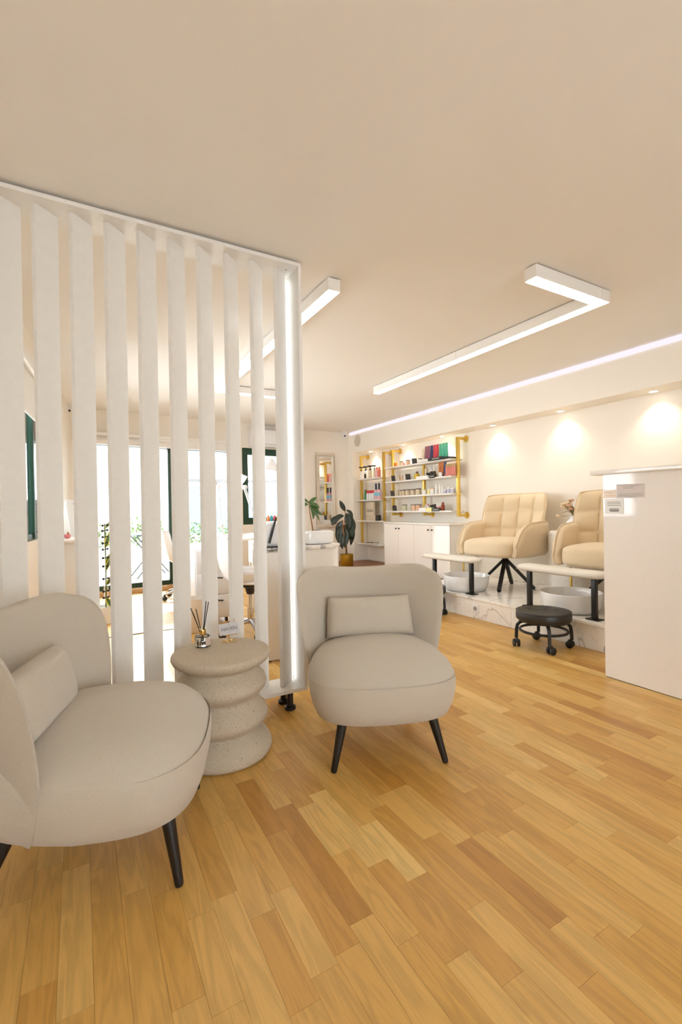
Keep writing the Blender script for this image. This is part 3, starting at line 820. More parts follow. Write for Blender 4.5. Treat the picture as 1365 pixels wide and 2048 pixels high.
def make_basin(label, loc):
    t = thing('foot_basin', label, 'basin', loc, 0, 'white ceramic foot basins')
    ob('bowl', G().lathe([(0, 0), (.175, 0), (.20, .008), (.222, .05), (.236, .145), (.234, .152), (.226, .153), (.221, .148), (.208, .06), (.19, .03), (.16, .02), (0, .018)], 64, sy=1.0), ceramic, t, ang=50)
    ob('drain', G().lathe([(0, .021), (.02, .021), (.024, .018)], 20), chrome, t)
    return t
make_basin('round white ceramic foot basin under the far footrest', (3.455, 3.50, PZ))
make_basin('round white ceramic foot basin under the near footrest', (3.455, 2.325, PZ))
def faucet(label, loc, rz):
    t = thing('faucet', label, 'faucet', loc, rz, 'gold faucets at the foot basins')
    ob('wall_flange', G().lathe([(0, 0), (.026, 0), (.026, .006), (.012, .010), (.012, .03)], 20).xf(Matrix.Rotation(R(90), 4, 'X')), gold, t)
    ob('spout', G().tube([(0, 0, 0), (0, -.10, 0), (0, -.125, -.006), (0, -.135, -.03), (0, -.135, -.16)], .0105, 12), brass, t)
    ob('lever', G().tube([(.05, 0, 0), (.05, -.035, 0), (.05, -.05, -.005), (.05, -.055, -.04)], .009, 10).cyl((.05, -.0, 0), (.05, -.012, 0), .022), brass, t)
    return t
faucet('gold faucet pipes hanging behind the far footrest', (3.955, 4.1745, .42), 0)
pil = thing('terrazzo_pedestal', 'round white terrazzo pedestal between the two pedicure chairs', 'pedestal', (4.10, 2.765, PZ))
faucet('gold faucet spout on the terrazzo pedestal above the near foot basin', (3.9445, 2.658, .45), R(-55))
ob('drum', G().lathe([(.0, 0), (.172, 0), (.185, .012), (.192, .10), (.192, .56), (.186, .59), (.170, .605), (0, .608)], 56), terrazzo, pil, ang=50)
va = thing('flower_vase', 'small white pinched vase with dried flowers on the terrazzo pedestal', 'vase', (4.115, 2.71, PZ+.608), 0)
va.scale = (1.15, 1.15, 1.15)
ob('vase_body', G().lathe([(0, 0), (.034, 0), (.045, .01), (.075, .055), (.076, .07), (.066, .082), (.050, .095), (.048, .106), (.058, .120), (.054, .122), (.044, .106), (.03, .08), (0, .07)], 32), ceramic, va, ang=50)
# ------------------------------------------------------------ leaves
def leaf(p0, p1, p2, wd, up=(0, 0, 1), n=8, fold=.25, shape=1.0):
    p0, p1, p2 = Vector(p0), Vector(p1), Vector(p2); up = Vector(up)
    v = []; acr = []
    for i in range(n+1):
        t = i/n
        c_ = p0*(1-t)**2+p1*2*t*(1-t)+p2*t*t
        d = ((p1-p0)*(1-t)+(p2-p1)*t).normalized()
        sd = d.cross(up); sd = sd.normalized() if sd.length > 1e-4 else Vector((1, 0, 0))
        nn = sd.cross(d)
        ww = wd*(math.sin(PI*min(1, t**shape*.96+.02)))**.8*.5
        for q in (-1, -.5, 0, .5, 1):
            v.append(c_+sd*ww*q+nn*abs(q)*ww*fold); acr.append(abs(q))
    f = [(i*5+k, i*5+k+1, i*5+k+6, i*5+k+5) for i in range(n) for k in range(4)]
    return v, f, acr
def leaf_ob(name, m, parent, leaves):
    g = G(); A = []
    for L_ in leaves:
        v, f, a = leaf(*L_[:4], **(L_[4] if len(L_) > 4 else {})); g.add(v, f); A += a
    me = bpy.data.meshes.new(name); me.from_pydata(g.v, [], g.f); me.update()
    at = me.attributes.new('across', 'FLOAT', 'POINT')
    for i, a in enumerate(A): at.data[i].value = a
    me.shade_smooth(); me.materials.append(m)
    o = bpy.data.objects.new(name, me); C.objects.link(o); o.parent = parent
    md = o.modifiers.new('thickness', 'SOLIDIFY'); md.thickness = .0012
    return o
# dried flowers
rnd = random.Random(3)
pet_a, pet_b = mat('dried_petal_pink', (206, 164, 136), .8), mat('dried_petal_cream', (226, 206, 170), .8)
stem_d = mat('dried_stem', (130, 112, 72), .8); lf_d = leaf_mat('dried_leaf', (112, 104, 64), (146, 128, 84))
for i in range(16):
    a = rnd.uniform(0, 2*PI); el = rnd.uniform(.25, 1.25); r = rnd.uniform(.10, .16)
    tip = Vector((math.cos(a)*math.cos(el)*r*.85, math.sin(a)*math.cos(el)*r*.85, .12+math.sin(el)*r))
    if i == 0: tip = Vector((-.05, .125, .115))
    if i == 1: tip = Vector((.02, -.10, .235))
    s_ = ob('stem', G().tube([(0, 0, .09), tip*.45+Vector((0, 0, .07)), tip], .0018, 5), stem_d, va)
    fl_ = G()
    for k in range(6):
        b_ = rnd.uniform(0, 2*PI); c_ = rnd.uniform(-.4, 1)
        q = tip+Vector((math.cos(b_), math.sin(b_), c_))*.012
        fl_.ball(q, .012, .012, .009, 6, 4)
    ob('blossom', fl_, pet_a if i % 3 else pet_b, s_)
leaf_ob('dried_leaves', lf_d, va, [((0, 0, .11), (math.cos(a)*.05, math.sin(a)*.05, .16+.02*(i % 3)), (math.cos(a)*.10, math.sin(a)*.10, .145+.03*(i % 4)), .035) for i, a in enumerate([k*2*PI/11 for k in range(11)])])

# ------------------------------------------------------------ white cabinet
cb = thing('storage_cabinet', 'long white four-door cabinet with black knobs under the product shelf', 'cabinet', (3.87, 4.865, .165))
CW = .69
ob('carcass', G().box(.018, .455, -CW, CW, 0, .665), white, cb, bevel=.0015, seg=1)
ob('top_panel', G().box(-.012, .458, -CW-.008, CW+.008, .665, .685), gloss, cb, bevel=.002)
for k in range(4):
    a = -CW+k*2*CW/4
    d = ob('door', G().box(0, .018, a+.0015, a+2*CW/4-.0015, .012, .662), gloss, cb, bevel=.0012, seg=1)
    ky = a+2*CW/4-.035 if k % 2 == 0 else a+.035
    ob('knob', G().lathe([(.006, 0), (.006, .010), (.011, .014), (.011, .022), (0, .024)], 14).xf(Matrix.Translation((0, ky, .60)) @ Matrix.Rotation(R(-90), 4, 'Y')), black_m, d)

# ------------------------------------------------------------ brass pipe shelves
SX = 4.185      # centre of the posts
def post(t, y, z0, z1, arms, yc):
    g = G().box(-.019, .019, y-yc-.019, y-yc+.019, z0, z1)
    p = ob('post', g, brass, t, bevel=.004)
    for z in arms:
        a = ob('arm', G().box(.019, XW-SX-.008, y-yc-.016, y-yc+.016, z-.016, z+.016), brass, p, bevel=.004)
        ob('flange', G().lathe([(0, 0), (.044, 0), (.044, .006), (.026, .010), (.026, .018), (0, .018)][::1], 24).xf(Matrix.Translation((XW-SX-.0005, y-yc, z)) @ Matrix.Rotation(R(-90), 4, 'Y')), brass, p)
def pipe_shelf(label, y0, y1, boards, posts, grp):
    yc = (y0+y1)/2
    t = thing('pipe_shelf', label, 'shelf', (SX, yc, 0), 0, grp)
    for (y, z0, z1, arms) in posts: post(t, y, z0, z1, arms, yc)
    for z in boards:
        ob('shelf_board', G().box(-.075, .135, y0-yc, y1-yc, z-.011, z+.011), white, t, bevel=.003)
        for (y, *_r) in posts:
            if _r[0] < z < _r[1]:
                ob('bracket', G().box(-.03, .03, y-yc-.026, y-yc+.026, z-.022, z-.012), brass, t, bevel=.003)
    return t
ZR = [1.665, 1.446, 1.222, .998]
ZL = [1.541, 1.187, .843, .461]
pipe_shelf('wide brass pipe shelf with four white boards above the cabinet', 4.40, 5.86, ZR,
           [(5.745, .94, 1.945, [1.93, .955]), (5.01, .94, 1.652, [.955]), (4.345, .93, 1.94, [1.925, .945])], 'brass pipe wall shelves')
pipe_shelf('narrow brass pipe shelf with four white boards in the niche corner', 6.03, 6.70, ZL,
           [(6.655, .45, 1.95, [1.935]), (5.985, .85, 1.945, [1.93])], 'brass pipe wall shelves')

# ------------------------------------------------------------ goods on the shelves (front faces -x)
col = lambda n, c, r=.45, **k: mat(n, c, r, **k)
def jar(label, x, y, z, r, h, body, lid, grp='candle jars on the product shelf', lh=.16):
    t = thing('jar', label, 'jar', (x, y, z), 0, grp)
    ob('body', G().lathe([(0, 0), (r*.94, 0), (r, r*.08), (r, h*(1-lh)), (0, h*(1-lh))], 20), body, t)
    ob('lid', G().lathe([(0, h*(1-lh)), (r*1.03, h*(1-lh)), (r*1.03, h*.97), (r*.98, h), (0, h)], 20), lid, t)
    return t
def label_band(t, r, z0, z1, m, a0=120, a1=240):
    ob('label', G().grid(lambda a, b: Vector((r*1.012*math.cos(R(a0+(a1-a0)*a)), r*1.012*math.sin(R(a0+(a1-a0)*a)), z0+(z1-z0)*b)), 10, 1), m, t)
def bottle(label, x, y, z, r, h, body, cap, grp=None, neck=.35, shoulder=.68, pump=False, band=None, cat='bottle'):
    t = thing('bottle', label, cat, (x, y, z), 0, grp)
    hb = h*shoulder; hn = hb+r*.5
    ob('body', G().lathe([(0, 0), (r*.93, 0), (r, r*.1), (r, hb), (r*.8, hb+r*.3), (r*neck, hn), (r*neck, hn+.006), (0, hn+.006)], 18), body, t)
    if pump:
        c_ = ob('cap', G().cyl((0, 0, hn), (0, 0, hn+.02), r*.5, n=14).cyl((0, 0, hn+.02), (0, 0, h-.012), r*.16, n=10), cap, t)
        ob('pump_head', G().obox((-.012, 0, h-.006), (1, 0, 0), (0, 1, 0), (0, 0, 1), .032, .014, .010), cap, c_, bevel=.002)
    else:
        ob('cap', G().cyl((0, 0, hn), (0, 0, h), r*(neck+.12), n=16), cap, t)
    if band: label_band(t, r, h*.12, h*.5, band)
    return t
def tube_(label, x, y, z, wd, h, body, cap, grp=None, cat='tube'):
    t = thing('cream_tube', label, cat, (x, y, z), 0, grp)
    n = 16; v = []; f = []
    for q in range(7):
        k = q/6; zz = .022+(h-.022)*k
        rx, ry = wd*.45*(1-k)+.0015*k, wd*.42*(1-k)+wd*.5*k
        for i in range(n):
            a = 2*PI*i/n; v.append((rx*math.cos(a), ry*math.sin(a), zz))
    for q in range(6):
        for i in range(n): f.append((q*n+i, q*n+(i+1) % n, (q+1)*n+(i+1) % n, (q+1)*n+i))
    f += [tuple(range(n))[::-1], tuple(6*n+i for i in range(n))]
    ob('body', G().add(v, f), body, t, ang=50)
    ob('cap', G().cyl((0, 0, 0), (0, 0, .022), wd*.36, wd*.38, 14), cap, t)
    return t
def carton(label, x, y, z, dx, dy, dz, m, grp=None, cat='box', stripe=None, name='carton', lip=0):
    if lip: x = 4.1095+dx/2
    t = thing(name, label, cat, (x, y, z), 0, grp)
    ob('box', G().box(-dx/2, dx/2, -dy/2, dy/2, 0, dz), m, t, bevel=.0015, seg=1)
    if lip: ob('front_lip', G().box(-dx/2-.004, -dx/2-.0005, -dy/2, dy/2, -lip, dz*.8), m, t, smooth=False)
    if stripe:
        ob('print', G().box(-dx/2-.0052, -dx/2-.0042, -dy*.36, dy*.36, dz*.15, dz*.5).box(-dx/2-.0012, -dx/2-.0002, -dy*.36, dy*.36, dz*.35, dz*.62), stripe, t, smooth=False)
    return t
def sign(label, x, y, z, wd, h, m, grp='small black price signs on the product shelf'):
    t = thing('price_sign', label, 'sign', (x, y, z), R(32), grp)
    ob('plate', G().obox((0, 0, h/2), (1, 0, .35), (0, 1, 0), (-.35, 0, 1), .003, wd/2, h/2), m, t, bevel=.001, seg=1)
    ob('easel', G().obox((.022, 0, h*.3), (1, 0, -.9), (0, 1, 0), (.9, 0, 1), .002, wd*.2, h*.32), m, t)
    return t
charcoal = col('charcoal_slate', (64, 62, 60), .6); lidk = col('dark_lid', (74, 62, 52), .4)
candle = col('cream_candle_jar', (222, 204, 176)); peach = col('peach_jar', (232, 192, 160)); sage = col('sage_jar', (206, 204, 176))
amber = col('amber_plastic', (196, 108, 30), .3); pinkm = col('pink_print', (214, 130, 140)); whitem = white_p
capw = col('cap_white', (238, 236, 232), .35); yell = col('yellow_oil', (222, 180, 32), .2); tan = col('tan_cap', (206, 168, 118), .4)
lav = col('lavender_jar', (196, 196, 214), .4); red = col('red_cap', (206, 34, 34), .35); grn = col('green_bottle', (38, 128, 62), .35)
pinkb = col('pink_bottle', (240, 190, 200), .25); blueb = col('light_blue_print', (138, 200, 222), .35); navy = col('navy_cap', (44, 52, 74), .4)
teal = col('teal_tube', (84, 186, 154), .35); purple = col('mauve_tube', (150, 92, 112), .35); dblue = col('blue_black_tube', (52, 66, 110), .35); redt = col('crimson_tube', (200, 62, 76), .35)
beiget = col('beige_tube', (220, 204, 176), .4); orange = col('orange_brown', (196, 112, 56), .4); rust = col('rust_bottle', (142, 54, 26), .35); coral = col('coral_gloss', (226, 140, 126), .3)
yellow_box = col('pale_yellow_box', (246, 236, 160), .5); dk_green = col('dark_green_box', (46, 62, 48), .5); black_box = col('black_card', (42, 40, 36), .5)
A = ['first', 'second', 'third', 'fourth', 'fifth', 'sixth', 'seventh', 'eighth']
X0 = 4.165
# board A (top of the wide shelf)
z = ZR[0]+.0115
jar('amber jar with orange lid, leftmost on the top board of the wide shelf', X0, 5.64, z, .030, .062, amber, col('orange_lid', (226, 126, 30), .3), None, .3)
jar('white candle jar with dark lid beside the amber jar on the top board', X0, 5.50, z, .028, .066, candle, lidk, None)
jar('tiny pink pot between two candle jars on the top board', X0-.02, 5.415, z, .014, .042, pinkm, capw, None)
jar('peach candle jar with dark lid left of the black sign on the top board', X0, 5.34, z, .033, .072, peach, lidk, None)
sign('tilted black sign on the top board of the wide shelf', X0-.02, 5.17, z, .075, .078, charcoal)
jar('white jar with black lid just right of the black sign on the top board', X0-.022, 5.045, z, .028, .062, capw, black_p, None)
tr1 = thing('display_tray', 'white slanted display tray under the tubes on the top board', 'tray', (X0-.02, 4.91, z))
ob('tray', G().box(-.065, .07, -.105, .105, 0, .012).box(-.068, -.064, -.105, .105, .0, .034), capw, tr1, smooth=False)
tr2 = thing('display_tray', 'black display tray with pale print under the teal tubes on the top board', 'tray', (X0-.02, 4.65, z))
ob('tray', G().box(-.06, .07, -.153, .153, 0, .012).box(-.064, -.060, -.153, .153, 0, .036), black_box, tr2, smooth=False)
ob('print', G().box(-.0652, -.0642, -.07, .07, .012, .026), grey_ink, tr2, smooth=False)
ys = [4.99-.0575*i for i in range(8)]
tcol = [(beiget, capw, 'beige'), (purple, capw, 'mauve'), (purple, black_p, 'dark capped mauve'), (dblue, capw, 'blue and black'), (redt, capw, 'crimson'), (redt, redt, 'plain crimson'), (teal, capw, 'teal'), (teal, teal, 'plain teal')]
for i, (y, c) in enumerate(zip(ys, tcol)):
    tube_(f'{c[2]} tube standing on its cap, {A[i]} from left on the top board', X0, y, z+.0125, .056, .205 if i else .18, c[0], c[1], 'cream tubes on the top board')
tube_('teal cream tube at the right end of the row on the top board', X0, 4.53, z+.0125, .056, .205, teal, black_p, 'cream tubes on the top board')
carton('flat black box lying right of the teal tubes on the top board', X0-.005, 4.452, z, .13, .085, .022, black_box)
# board B
z = ZR[1]+.0115
sign('leftmost black sign on the second board of the wide shelf', X0-.035, 5.66, z, .06, .085, charcoal)
for i, (y, c, l_) in enumerate([(5.565, beiget, tan), (5.49, peach, capw), (5.42, capw, capw)]):
    bottle(f'small {["beige", "peach", "white"][i]} bottle between the two signs on the second board', X0, y, z, .021, .085, c, l_)
sign('second black sign from the left on the second board of the wide shelf', X0-.035, 5.30, z, .075, .085, charcoal)
bottle('slim pale green bottle left of the yellow oil on the second board', X0, 5.205, z, .018, .105, sage, capw)
bottle('square shouldered yellow oil bottle on the second board', X0-.02, 5.115, z, .036, .105, yell, col('brown_cap', (120, 84, 40), .4), shoulder=.55)
carton('white price tray across the middle of the second board', X0-.05, 4.965, z, .035, .255, .032, capw, None, 'tray', None, 'display_tray', .018)
bottle('tall beige bottle before the middle brass post on the second board', X0-.024+.03, 4.945, z, .024, .165, beiget, tan, shoulder=.78)
jar('black and white pot right of the beige bottle on the second board', X0, 4.90, z, .025, .07, capw, black_p, None, .5)
for i, y in enumerate((4.835, 4.775)):
    bottle(f'dark amber dropper bottle with cream top, {["left", "right"][i]} one of the pair on the second board', X0, y, z, .021, .15, col('dark_amber', (92, 66, 24), .15), capw, 'dropper bottles on the second board', band=black_box, neck=.5, shoulder=.5)
carton('small dark label box under the dropper bottles on the second board', X0-.05, 4.755, z, .03, .105, .035, black_box, None, 'box', grey_ink, 'carton', .014)
tube_('pale upright sachet right of the dropper bottles on the second board', X0+.02, 4.718, z, .044, .15, beiget, beiget)
for i, (y, c) in enumerate([(4.663, orange), (4.611, orange), (4.559, dblue)]):
    tube_(f'{["dark orange", "orange brown", "navy"][i]} tall tube, {A[i]} of the three beside the coral tubes', X0, y, z, .050, .19, c, navy if i != 2 else orange, 'tall brown tubes on the second board')
carton('small blank white card propped before the brown tubes', X0-.045, 4.605, z, .012, .06, .055, paper, None, 'card', None, 'price_card')
for i in range(6):
    bottle(f'coral lip gloss with tan cap, {A[i]} from the left on the second board', X0-.02, 4.514-.0295*i, z, .0138, .15, coral, tan, 'coral lip glosses on the second board', neck=.7, shoulder=.68)
# board C
z = ZR[2]+.0115
sign('leftmost black sign on the third board of the wide shelf', X0-.035, 5.69, z, .06, .085, charcoal)
bottle('short beige bottle right of the sign on the third board', X0, 5.60, z, .022, .088, beiget, tan)
for i, (y, r, h) in enumerate([(5.525, .024, .085), (5.455, .026, .088), (5.355, .036, .086), (5.235, .034, .086), (5.115, .040, .09)]):
    jar(f'cream candle jar with dark lid, {A[i]} from the left on the third board', X0, y, z, r, h, candle, lidk)
for i, y in enumerate((5.05, 5.015)):
    bottle(f'small dark topped bottle, {["left", "right"][i]} of two beside the candle jars on the third board', X0+.03, y, z, .014, .085, sage, black_p, 'small dark topped bottles')
jar('plain white jar before the middle post on the third board', X0-.02, 4.965, z, .034, .07, capw, sage, None)
jar('yellow jar with white lid on the third board', X0, 4.885, z, .028, .074, yellow_box, capw, None)
jar('white jar with orange lid on the third board', X0, 4.815, z, .034, .078, capw, peach, None)
bottle('tall white bottle, left of the tall pair on the third board', X0, 4.735, z, .022, .135, capw, capw, neck=.6, shoulder=.8)
bottle('tall white bottle, right of the tall pair on the third board', X0, 4.665, z, .018, .128, capw, capw, neck=.6, shoulder=.8)
bottle('squat white bottle left of the lavender jars on the third board', X0, 4.615, z, .022, .095, capw, capw, neck=.7, shoulder=.75)
for i, (y, r, h) in enumerate([(4.56, .028, .058), (4.495, .030, .078), (4.425, .030, .07)]):
    jar(f'pale lavender jar with clear lid, {A[i]} from the left on the third board', X0, y, z, r, h, lav, capw, 'lavender jars on the third board', .3)
# board D
z = ZR[3]+.0115
sign('black sign on the lowest board of the wide shelf', X0-.035, 5.64, z, .065, .085, charcoal)
for i, (y, c) in enumerate([(5.44, sage), (5.28, candle), (5.215, peach), (5.115, peach)]):
    jar(f'{["pale green", "cream", "peach", "rosy peach"][i]} candle jar with dark lid on the lowest board', X0+(.03 if i == 1 else 0), y, z, .038 if i != 1 else .03, .09, c, lidk, None, .12)
carton('white tray of small samples at the middle of the lowest board', X0-.045, 4.965, z, .05, .15, .040, capw, None, 'tray', None, 'display_tray', .016)
for i, y in enumerate((4.965, 4.922)):
    bottle(f'white bottle with red print, {["left", "right"][i]} one behind the white tray', X0+.01, y, z, .02, .09, capw, red if i else capw, 'red printed bottles on the lowest board', band=pinkm)
carton('pale yellow box at the middle of the lowest board', X0-.045, 4.83, z, .05, .11, .040, yellow_box, None, 'box', None, 'carton', .016)
jar('black and white pot behind the yellow box on the lowest board', X0+.015, 4.865, z, .024, .075, capw, black_p, None, .4)
jar('black pot right of the black and white pot on the lowest board', X0+.01, 4.785, z, .03, .085, black_box, black_p, None, .3)
carton('dark green box with pale print on the lowest board', X0-.04, 4.695, z, .045, .145, .034, dk_green, None, 'box', grey_ink, 'carton', .010)
for i, y in enumerate((4.735, 4.69, 4.645)):
    bottle(f'white bottle with red neck, {A[i]} of three behind the green box', X0+.01, y, z, .016, .105, capw, capw, 'white bottles behind the green box', band=red, neck=.6)
bottle('rust red bottle at the right end of the lowest board', X0-.01, 4.605, z, .026, .108, rust, rust, neck=.55, shoulder=.6)
# narrow shelf
z = ZL[0]+.0115
for i in range(6):
    bottle(f'white pump bottle with black head, {A[i]} from the left on the narrow shelf top board', X0+(.02 if i % 2 else -.01), 6.60-.07*i, z, .025, .20, capw if i < 4 else beiget, black_p, 'white pump bottles on the narrow shelf', pump=True, shoulder=.6)
t = thing('arched_sign', 'small black arched sign before the pump bottles', 'sign', (X0-.055, 6.42, z))
ob('plaque', G().prism([(-.028, 0), (.028, 0)]+[(.028*math.cos(R(a)), .045+.035*math.sin(R(a))) for a in range(0, 181, 15)], -.003, .003).xf(Matrix(((0, 0, 1, 0), (1, 0, 0, 0), (0, 1, 0, 0), (0, 0, 0, 1)))), charcoal, t)
bottle('pale pink bottle with orange cap near the right end of the narrow shelf top board', X0, 6.155, z, .026, .16, pinkb, col('salmon_cap', (236, 140, 110), .4), neck=.6)
bottle('salmon red bottle at the right end of the narrow shelf top board', X0, 6.085, z, .024, .16, col('salmon_body', (232, 124, 96), .4), col('salmon_cap', (236, 140, 110), .4), neck=.6)
z = ZL[1]+.0115
bottle('green bottle at the left of the red capped cans', X0, 6.50, z, .022, .17, grn, grn, neck=.6)
for i in range(3):
    bottle(f'white spray can with red cap, {A[i]} from the left on the narrow shelf', X0, 6.425-.078*i, z, .032, .15, whitem, red, 'white cans with red caps', neck=.8, shoulder=.60, cat='spray can')
for i in range(2):
    b_ = bottle(f'tall clear pink bottle with blue label and navy top, {["left", "right"][i]} one of the pair', X0-.01, 6.17-.085*i, z, .036, .255, pinkb, navy, 'tall pink and blue bottles', neck=.35, shoulder=.55)
    label_band(b_, .036, .05, .11, blueb, 100, 260)
z = ZL[2]+.0115
fs_ = thing('framed_sign', 'cream box frame reading Candela in thin script on the narrow shelf', 'sign', (X0+.04, 6.43, z), R(-8))
ob('frame', G().box(-.012, .012, -.165, .165, 0, .305), col('pale_cream_board', (232, 218, 196), .7), fs_, bevel=.004)
ob('right_edge', G().box(-.014, -.011, -.168, -.160, .0, .305), tan, fs_, smooth=False)
lettering('Candela', .082, mat('script_ink', (122, 104, 88), .7), fs_, frame((-.0125, .0, .165), (0, -1, 0), (0, 0, 1)), shear=.35)
ob('print_line', G().box(-.0135, -.0122, -.14, .14, .064, .067), mat('script_ink', (122, 104, 88), .7), fs_, smooth=False)
cup = thing('candle_cup', 'short cream cup with a black half before the Candela sign', 'cup', (X0-.045, 6.165, z))
ob('cream_cup', G().lathe([(0, 0), (.036, 0), (.042, .01), (.043, .085), (.039, .085), (.038, .012), (0, .01)], 24), candle, cup)
ob('rim', G().lathe([(.038, .085), (.0435, .085), (.0435, .092), (.038, .092)], 24), tan, cup)
carton('small black box right of the cream cup on the narrow shelf', X0-.04, 6.075, z, .06, .075, .09, black_box)
z = ZL[3]+.0115
mg = thing('magazine', 'white magazine lying on the lowest board of the narrow shelf', 'magazine', (X0-.01, 6.28, z), R(8))
ob('pages', G().box(-.085, .085, -.15, .15, 0, .012), paper, mg, bevel=.001, seg=1)
ob('cover', G().box(-.087, .087, -.152, .152, .012, .014), paper, mg, smooth=False)
ob('print', G().box(-.06, -.01, .04, .12, .014, .0145), mat('rosy_print', (166, 120, 110), .6), mg, smooth=False)
tl = thing('eyeglasses', 'black-framed item with two bars lying on the magazine', 'glasses', (X0-.01, 6.27, z+.0150), R(6))
ob('bar', G().tube([(-.03, .14, .004), (-.02, .02, .012), (-.03, .0, .016)], .004, 6), black_p, tl)
ob('bar', G().tube([(-.02, -.02, .010), (-.02, -.15, .012), (-.02, -.152, .0)], .004, 6), black_p, tl)
ob('bridge', G().tube([(-.03+.014*math.cos(2*PI*k/16), .0+.02*math.sin(2*PI*k/16), .008) for k in range(16)], .004, 6, closed=True), black_p, tl)

# ------------------------------------------------------------ plants
rp = thing('rubber_plant', 'tall dark rubber plant in a gold cylinder pot by the niche', 'potted plant', (3.575, 6.15, .165))
rp.scale = (1, 1, .9)
ob('pot', G().lathe([(0, 0), (.098, 0), (.102, .006), (.104, .205), (.100, .208), (.096, .205), (.095, .18), (0, .18)], 36), gold_pot, rp)
ob('soil', G().lathe([(0, .186), (.05, .19), (.0945, .182)], 24), soil, rp)
ob('stem', G().tube([(0, 0, .18), (-.012, .0, .40), (-.055, .0, .62), (-.06, 0, .80)], [.017, .014, .010, .008], 10), bark, rp)
ob('stem', G().tube([(.005, .01, .18), (.0, .02, .45), (-.02, .01, .75), (-.01, .0, .98)], [.012, .011, .009, .005], 8), bark, rp)
# image-right direction of this corner is (.87,-.49)
def rl(a, b): return Vector((.87*a+.2*b, -.49*a+.2*b, 0))
for (a0, z0, a1, z1, a2, z2, wd, dp) in [
    (-.01, .94, -.05, 1.03, -.085, 1.13, .075, -.05), (.0, .96, .07, .96, .105, .83, .055, .02), (.0, .92, .06, .84, .12, .78, .05, .06),
    (-.03, .86, -.13, .90, -.17, .72, .085, -.04), (-.05, .84, -.20, .86, -.245, .77, .06, .05), (-.10, .82, -.21, .80, -.205, .70, .085, -.03),
    (.0, .90, .05, .86, .06, .62, .12, -.06), (.01, .80, .10, .72, .085, .47, .125, -.05), (-.02, .70, -.14, .64, -.09, .34, .12, -.05),
    (-.02, .66, .02, .55, -.02, .32, .115, -.09), (.0, .74, .12, .64, .06, .36, .11, .05), (-.04, .78, -.15, .72, -.13, .46, .10, .06), (-.03, .62, -.08, .52, -.05, .30, .10, -.12), (.0, .72, -.04, .66, .0, .40, .11, .1), (.02, .84, .11, .78, .12, .58, .10, .0), (-.03, .70, -.17, .62, -.12, .40, .09, .0)]:
    leaf_ob('leaf', leaf_dark, rp, [((rl(a0, 0)+Vector((0, 0, z0))), (rl(a1, dp)+Vector((0, 0, z1))), (rl(a2, dp*1.5)+Vector((0, 0, z2))), wd, dict(up=(-.6, -.8, .25), fold=.12, n=9))])

# ------------------------------------------------------------ marble topped counter with planter
d2 = thing('marble_counter', 'white counter with a dark-veined marble top behind the front-facing armchair', 'counter', (1.365, 3.0, 0))
ob('front_panel', G().box(-.275, .267, 0, .02, .012, .761), white, d2, bevel=.002)
ob('side_panel', G().box(-.275, -.255, .02, .17, .012, .757), white, d2, bevel=.001)
ob('side_panel', G().box(.247, .267, .02, .17, .012, .757), white, d2, bevel=.001)
ob('carcass', G().box(-.25, .24, .03, .165, .03, .75), white, d2, smooth=False)
ob('marble_top', G().box(-.285, .277, -.012, .225, .762, .790), marble_d, d2, bevel=.004)
for x_ in (-.25, .24):
    for y_ in (.03, .145):
        ob('foot', G().box(x_-.02, x_+.02, y_-.015, y_+.015, 0, .012), black_p, d2, smooth=False)
pn = thing('potted_sprig', 'tall thin-stemmed green plant in a rounded glossy white planter on the marble counter', 'potted plant', (1.555, 3.115, .790))
g = G().ball((0, 0, 0), 1, 1, 1, 36, 18, .35); g.v = [(x*.118, y*.075, .052+z*.051) for x, y, z in g.v]
ob('planter', g, ceramic, pn, ang=80)
ob('soil', G().lathe([(0, .1035), (.03, .1035), (.033, .1005)], 16), soil, pn)
ob('stem', G().tube([(-.035, .0, .10), (-.044, 0, .16), (-.058, .0, .24), (-.066, 0, .325)], [.0058, .005, .0045, .0035], 8), bark, pn)
def r2(a, b=0): return Vector((.87*a+.3*b, -.49*a+.5*b, 0))
for (a0, z0, a1, z1, a2, z2, wd, dp) in [(-.06, .31, -.085, .335, -.105, .352, .018, .0), (-.06, .305, -.03, .335, .002, .352, .030, .01), (-.065, .30, -.10, .31, -.112, .27, .034, -.02),
     (-.06, .30, -.02, .315, .022, .268, .032, -.02), (-.06, .29, -.01, .285, .016, .245, .028, -.01), (-.05, .28, -.018, .26, -.028, .185, .028, .0), (-.03, .255, .0, .235, .018, .175, .020, .0), (-.02, .26, .01, .245, .040, .212, .022, .01)]:
    leaf_ob('leaf', leaf_mid, pn, [(r2(a0)+Vector((0, 0, z0)), r2(a1, dp)+Vector((0, 0, z1)), r2(a2, dp*1.5)+Vector((0, 0, z2)), wd, dict(up=(-.5, -.85, .4), fold=.1))])

